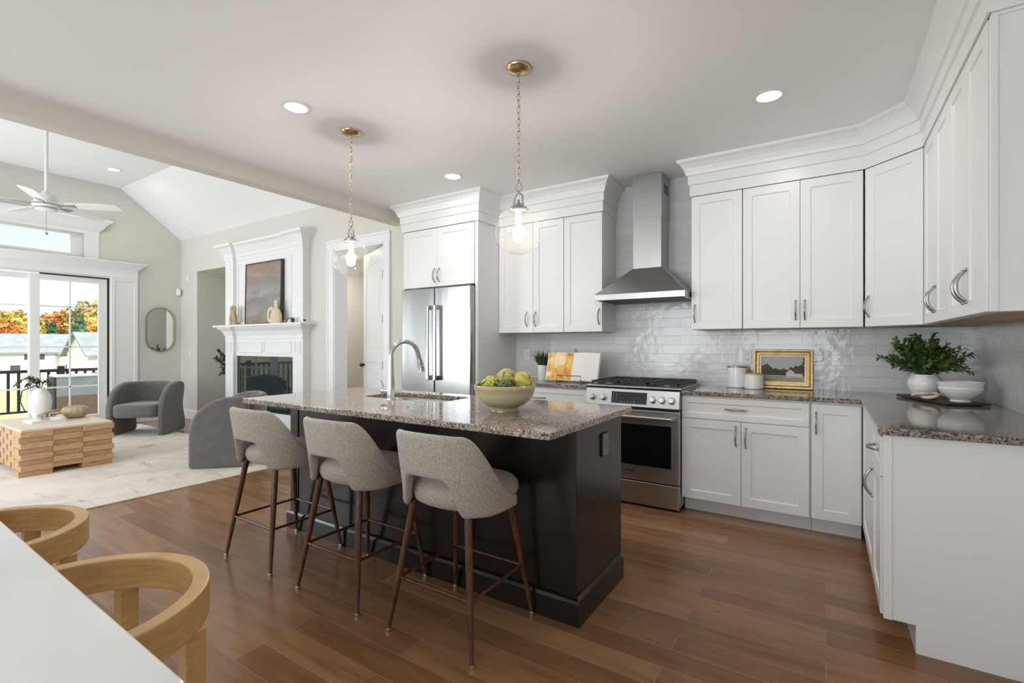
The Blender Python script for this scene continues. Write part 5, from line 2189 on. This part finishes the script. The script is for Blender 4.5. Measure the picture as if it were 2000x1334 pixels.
# ceiling fan
t = thing('ceiling_fan', 'white five-blade ceiling fan hanging in the vaulted living room', 'ceiling fan', (-6.765, 1.578, 2.70))
b = MB()
b.tube([(0, 0, 0.10), (0, 0, 0.98)], 0.016, 12)
b.build('downrod', M['plastic'], t, smooth=60)
b = MB()
b.lathe([(0.0, 1.0195), (0.075, 1.0195), (0.072, 0.985), (0.045, 0.955), (0.02, 0.945), (0.0, 0.945)], 28, cap=False)
b.build('ceiling_canopy', M['plastic'], t, smooth=40)
b = MB()
b.lathe([(0.0, 0.14), (0.03, 0.14), (0.035, 0.11), (0.085, 0.10), (0.095, 0.085), (0.095, 0.03), (0.115, 0.012), (0.115, -0.012), (0.085, -0.022), (0.085, -0.05), (0.06, -0.062), (0.0, -0.064)], 36, cap=False)
mt = b.build('motor', M['plastic'], t, smooth=35)
b = MB()
b.lathe([(0.1155, -0.006), (0.118, -0.006), (0.118, 0.004), (0.1155, 0.004)], 36, cap=False)
b.lathe([(0.0855, -0.030), (0.088, -0.030), (0.088, -0.040), (0.0855, -0.040)], 36, cap=False)
b.build('motor_band', M['nickel'], mt, smooth=35)
for k in range(5):
    a = R(46 + 72 * k)
    TM = Matrix.Rotation(a, 4, 'Z') @ Matrix.Rotation(R(-12), 4, 'X')
    b = MB(TM)
    b.prism([(0.17, -0.045), (0.30, -0.062), (0.55, -0.070), (0.64, -0.060), (0.66, -0.030), (0.66, 0.030), (0.64, 0.060), (0.55, 0.070), (0.30, 0.062), (0.17, 0.045)], XY, 0.004, 0.011)
    bl = b.build('blade', M['plastic'], t, bevel=0.002, seg=1)
    b = MB(TM)
    b.prism([(0.09, -0.02), (0.16, -0.012), (0.25, -0.03), (0.25, 0.03), (0.16, 0.012), (0.09, 0.02)], XY, -0.004, 0.0038)
    b.build('blade_bracket', M['nickel'], bl)
b = MB()
b.tube([(0.0, 0.0, -0.062), (0, 0, -0.285)], 0.0018, 6)
b.ball((0, 0, -0.295), 0.014, 10, 6)
b.build('pull_chain', M['nickel'], t, smooth=60)

# ================================================================ outside: deck, railing, houses and trees
M['grass'] = noisy('dry_lawn', (0.30, 0.30, 0.11), (0.46, 0.40, 0.20), 0.35, 0.95, detail=6)
M['deck'] = noisy('deck_boards', (0.36, 0.33, 0.28), (0.44, 0.41, 0.36), 4, 0.7, stretch=(8, 1, 1))
b = MB()
b.box(-260, -160, -3.45, -9.8, 160, -3.3)
o = b.build('ground', M['grass'])
struct(o)
b = MB()
b.box(-13.2, -2.0, -0.28, LX - 0.16, 6.0, -0.20)
for i in range(5):
    b.box(-13.05, -1.9 + i * 1.9, -3.3, -12.9, -1.75 + i * 1.9, -0.28)
struct(b.build('deck_slab', M['deck']))

t = thing('deck_railing', 'black metal deck railing outside the sliding door', 'railing', (-13.0, 2.0, -0.20))
b = MB()
b.box(-0.03, -4.0, 0.90, 0.03, 4.0, 0.96)
b.build('top_rail', M['rail'], t, bevel=0.004)
b = MB()
b.box(-0.02, -4.0, 0.13, 0.02, 4.0, 0.17)
b.build('bottom_rail', M['rail'], t)
for i in range(56):
    y = -3.9 + i * 0.1418
    b = MB()
    b.box(-0.02, y - 0.02, 0.17, 0.02, y + 0.02, 0.90)
    b.build('baluster', M['rail'], t)
for y in (-3.95, -1.35, 1.25, 3.9):
    b = MB()
    b.box(-0.05, y - 0.05, 0.0, 0.05, y + 0.05, 1.02)
    b.build('post', M['rail'], t, bevel=0.004)

M['wicker'] = noisy('brown_wicker', (0.17, 0.115, 0.075), (0.24, 0.165, 0.11), 60, 0.8)
M['teal'] = noisy('grey_green_panel', (0.22, 0.26, 0.25), (0.30, 0.34, 0.33), 4, 0.5)
M['darkgreen'] = mat('dark_green_panel', (0.035, 0.045, 0.042), 0.5)
t = thing('patio_box', 'tall grey and brown patio box with a white rim on the deck', 'patio furniture', (-12.18, 3.24, -0.20), 0)
b = MB()
b.box(-0.18, -0.30, 0.0, 0.18, 0.30, 0.48)
b.build('lower_body', M['wicker'], t, bevel=0.006)
b = MB()
b.ring([(-0.18, -0.30), (0.18, -0.30), (0.18, 0.30), (-0.18, 0.30)], [(-0.15, -0.26), (0.15, -0.26), (0.15, 0.26), (-0.15, 0.26)], XY, 0.48, 0.84)
b.build('upper_body', M['teal'], t, bevel=0.004)
b = MB()
b.ring([(-0.20, -0.32), (0.20, -0.32), (0.20, 0.32), (-0.20, 0.32)], [(-0.155, -0.27), (0.155, -0.27), (0.155, 0.27), (-0.155, 0.27)], XY, 0.841, 0.880)
b.build('rim', M['plastic'], t, bevel=0.004)
b = MB()
b.box(-0.19, -0.335, 0.0, 0.16, -0.305, 0.835)
b.build('side_panel', M['darkgreen'], t)
t = thing('patio_cabinet', 'dark green patio cabinet right of the white-rimmed box on the deck', 'patio furniture', (-12.3, 3.80, -0.20), 0)
b = MB()
b.box(-0.30, -0.20, 0.04, 0.30, 0.20, 0.88)
b.build('body', M['darkgreen'], t, bevel=0.01)
b = MB()
for sx_ in (-0.25, 0.25):
    for sy_ in (-0.15, 0.15):
        b.box(sx_ - 0.02, sy_ - 0.02, 0.0, sx_ + 0.02, sy_ + 0.02, 0.04)
b.build('feet', M['rail'], t)


def far(u, d, z=0.0):
    """A point on the line of sight through picture column u at forward distance d (only used to lay out the far scenery)."""
    a = (u - 1000) / FPX
    s_, c_ = math.sin(YAW), math.cos(YAW)
    return (d * (-s_ + a * c_), d * (c_ + a * s_), z)


M['siding'] = noisy('pale_siding', (0.60, 0.63, 0.62), (0.66, 0.68, 0.67), 1.0, 0.7)
M['siding_white'] = mat('white_siding', (0.78, 0.79, 0.78), 0.7)
M['roof'] = noisy('grey_shingle', (0.20, 0.225, 0.235), (0.27, 0.295, 0.30), 2.0, 0.9)
M['winglass'] = mat('dark_window_glass', (0.06, 0.075, 0.08), 0.15)


def house(label, loc, rz, L, D, h, rise, gables, wins, siding, parts_only=False):
    """Ridge along local x; front faces local -y. gables: (x centre, width, depth, eaves, rise)."""
    t = thing('house', label, 'house', loc, rz, 'houses beyond the deck')
    b = MB()
    b.box(-L / 2, -D / 2, 0, L / 2, D / 2, h)
    b.prism([(-D / 2, h), (D / 2, h), (0, h + rise)], YZ, -L / 2, L / 2)
    for gx, gw, gd, ge, gr_ in gables:
        b.box(gx - gw / 2, -D / 2 - gd, 0, gx + gw / 2, -D / 2 + 0.1, ge)
        b.prism([(gx - gw / 2, ge), (gx + gw / 2, ge), (gx, ge + gr_)], XZ, -D / 2 - gd, -0.2)
    b.build('walls', siding, t)
    b = MB()
    o_ = 0.35
    k = rise / (D / 2)
    th_ = 0.14
    b.prism([(-D / 2 - o_, h - o_ * k), (0, h + rise), (D / 2 + o_, h - o_ * k), (D / 2 + o_, h - o_ * k + th_), (0, h + rise + th_), (-D / 2 - o_, h - o_ * k + th_)], YZ, -L / 2 - 0.3, L / 2 + 0.3)
    for gx, gw, gd, ge, gr_ in gables:
        kk = gr_ / (gw / 2)
        b.prism([(gx - gw / 2 - 0.25, ge - 0.25 * kk), (gx, ge + gr_), (gx + gw / 2 + 0.25, ge - 0.25 * kk), (gx + gw / 2 + 0.25, ge - 0.25 * kk + th_), (gx, ge + gr_ + th_), (gx - gw / 2 - 0.25, ge - 0.25 * kk + th_)], XZ, -D / 2 - gd - 0.25, -0.1)
    b.build('roof', M['roof'], t)
    for (x, z, w, hh, y) in wins:
        b = MB()
        b.box(x - w / 2 - 0.1, y - 0.06, z - 0.1, x + w / 2 + 0.1, y, z + hh + 0.1)
        fr2 = b.build('window', M['siding_white'], t)
        b = MB()
        b.box(x - w / 2, y - 0.08, z, x + w / 2, y - 0.061, z + hh)
        b.build('pane', M['winglass'], fr2)
    return t


def yaw_to_camera(p):
    return math.atan2(p[0], -p[1]) * -1 if False else math.atan2(-p[0], p[1])


G = -3.3
p = far(29, 50, G)
rzA = math.atan2(-p[1], -p[0]) + PI / 2 + 0.10
W3 = []
for gx, gy, zz in ((3.9, -6.0, 3.0),):
    for dx in (-0.55, 0.0, 0.55):
        W3.append((gx + dx, zz, 0.36, 0.55, gy))
for gx in (0.95, -3.2):
    for dx in (-0.55, 0.0, 0.55):
        W3.append((gx + dx, 3.0, 0.36, 0.55, -4.2))
for gx in (-0.4, 0.9, 3.3, 4.6):
    W3.append((gx, 1.7, 0.7, 0.8, -4.2 if gx < 1 else -6.0))
house('long pale grey-roofed house with a front gable seen beyond the deck railing', p, rzA, 12.0, 8.4, 3.75, 1.75, [(3.9, 2.3, 1.8, 3.6, 0.8)], W3, M['siding_white'])
p = far(133, 57, G)
W2 = [(dx, 2.0, 0.35, 0.8, -2.3) for dx in (-0.35, 0.25)]
house('small white gabled house behind the long house, seen mid-pane', p, rzA, 2.6, 4.0, 3.3, 1.1, [(0.0, 2.0, 0.3, 3.3, 0.8)], W2, M['siding_white'])
p = far(254, 40, G)
rzB = math.atan2(-p[1], -p[0]) + PI / 2 + 0.45
house('white house with steep grey roof at the right edge of the sliding door view', p, rzB, 7.0, 3.2, 3.9, 1.45, [], [(-1.2, 2.2, 0.6, 1.0, -1.6)], M['siding_white'])


def leafmat(name, c1, c2, sc=0.9):
    return noisy(name, c1, c2, sc, 0.9, detail=8, lo=0.36, hi=0.64)


TM_ = {
    'yellow': leafmat('yellow_autumn_leaves', (0.34, 0.26, 0.035), (0.60, 0.48, 0.10)),
    'orange': leafmat('orange_autumn_leaves', (0.44, 0.14, 0.03), (0.66, 0.30, 0.07)),
    'green': leafmat('evergreen_needles', (0.035, 0.10, 0.045), (0.11, 0.22, 0.10)),
    'olive': leafmat('olive_autumn_leaves', (0.20, 0.17, 0.04), (0.48, 0.38, 0.12)),
    'gold': leafmat('gold_autumn_leaves', (0.46, 0.27, 0.04), (0.66, 0.45, 0.12)),
}


def tree(label, u, d, top, w, kind, seed, base=G, shape='round'):
    """top: height of the crown's top; w: crown width."""
    rd = random.Random(seed)
    x, y, _ = far(u, d)
    h = top - base
    t = thing('tree', label, 'tree', (x, y, base), rd.uniform(0, 6), 'trees beyond the houses')
    b = MB()
    b.tube([(0, 0, 0), (0, 0, h * 0.55)], [0.05 * h * 0.5, 0.02 * h * 0.5], 8)
    b.build('trunk', M['twig'], t, smooth=60)
    b = MB()
    zc, rz_ = (h * 0.60, h * 0.40) if shape == 'round' else (h * 0.52, h * 0.48)
    n = 1500 if shape == 'round' else 1300
    for i in range(n):
        if shape == 'round':
            a, ct = rd.uniform(0, 2 * PI), rd.uniform(-1, 1)
            sq = math.sqrt(1 - ct * ct)
            rr = rd.uniform(0.62, 1.0) * (1 + 0.16 * math.sin(5 * a + 3 * ct + seed) * math.cos(4 * ct + seed))
            p = Vector((w / 2 * rr * sq * math.cos(a), w / 2 * rr * sq * math.sin(a), zc + rz_ * rr * ct))
        else:
            f = rd.random() ** 0.7
            a = rd.uniform(0, 2 * PI)
            lay = 0.72 + 0.28 * abs(math.sin(f * 16))
            rr = (1 - f) * w / 2 * lay * rd.uniform(0.6, 1.0) + 0.05
            p = Vector((rr * math.cos(a), rr * math.sin(a), h * 0.10 + h * 0.90 * f))
        s = rd.uniform(0.10, 0.20) * (w / 4.0) ** 0.6 * 1.7
        n1 = Vector((rd.uniform(-1, 1), rd.uniform(-1, 1), rd.uniform(-1, 1))).normalized()
        n2 = n1.orthogonal().normalized()
        n3 = n1.cross(n2)
        k1 = rd.uniform(0.6, 1.0)
        b.add([tuple(p + n2 * s), tuple(p + n3 * s * k1), tuple(p - n2 * s), tuple(p - n3 * s * k1), tuple(p + n1 * s * 0.4)], [(0, 1, 4), (1, 2, 4), (2, 3, 4), (3, 0, 4)])
    if shape == 'round':
        b.ball((0, 0, zc), 1.0, 18, 10, (w / 2 * 0.72, w / 2 * 0.72, rz_ * 0.74))
    else:
        b.lathe([(w / 2 * 0.62, h * 0.12), (w / 2 * 0.50, h * 0.35), (w / 2 * 0.28, h * 0.65), (0.02, h * 0.95)], 14)
    b.build('crown', TM_[kind], t)
    return t


tree('yellow autumn tree behind the long house, at the left edge of the view', 22, 84, 7.2, 8.5, 'yellow', 1)
tree('orange autumn tree low behind the roof at the far left of the view', 6, 78, 4.8, 5.0, 'orange', 2)
tree('olive tree half hidden behind the sliding door stile', 62, 88, 6.2, 8.0, 'olive', 3)
tree('orange-red autumn tree behind the tall evergreens', 118, 92, 7.4, 8.0, 'orange', 4)
tree('pale orange tree just right of the sliding door stile', 92, 96, 6.4, 8.0, 'orange', 5)
tree('tall broad olive-gold tree rising highest at the right of the view', 186, 95, 9.6, 11.0, 'olive', 6)
tree('golden autumn tree below the tall olive tree', 182, 80, 5.6, 6.0, 'gold', 7)
tree('dark evergreen above the roof, left one of two', 103, 72, 4.3, 6.0, 'green', 8, shape='cone')
tree('tallest dark evergreen beside the door muntin', 156, 68, 5.2, 6.4, 'green', 9, shape='cone')
tree('small evergreen between the two larger evergreens', 132, 70, 2.9, 4.0, 'green', 10, shape='cone')
tree('small golden tree between the white houses', 158, 52, 1.3, 2.4, 'gold', 11)
tree('round green shrub in front of the white house at right', 165, 38, -0.4, 1.6, 'green', 12)
b = MB()
b.box(-125, -20, -3.3, -118, 90, 5.2)
hb_ = MB()


def hill(u, v):
    y = -40 + 150 * u
    f = v
    zt = 3.6 + 0.7 * math.sin(y * 0.11) + 0.5 * math.sin(y * 0.31 + 1)
    return (-112 - 26 * f, y, -3.4 + (zt + 3.4) * math.sin(f * PI / 2))


hb_.grid(hill, 90, 14)
M['hill'] = noisy('autumn_woods', (0.10, 0.15, 0.05), (0.52, 0.34, 0.09), 0.30, 0.95, detail=10, lo=0.38, hi=0.62)
o = hb_.build('hill', M['hill'], None, smooth=180)
struct(o)
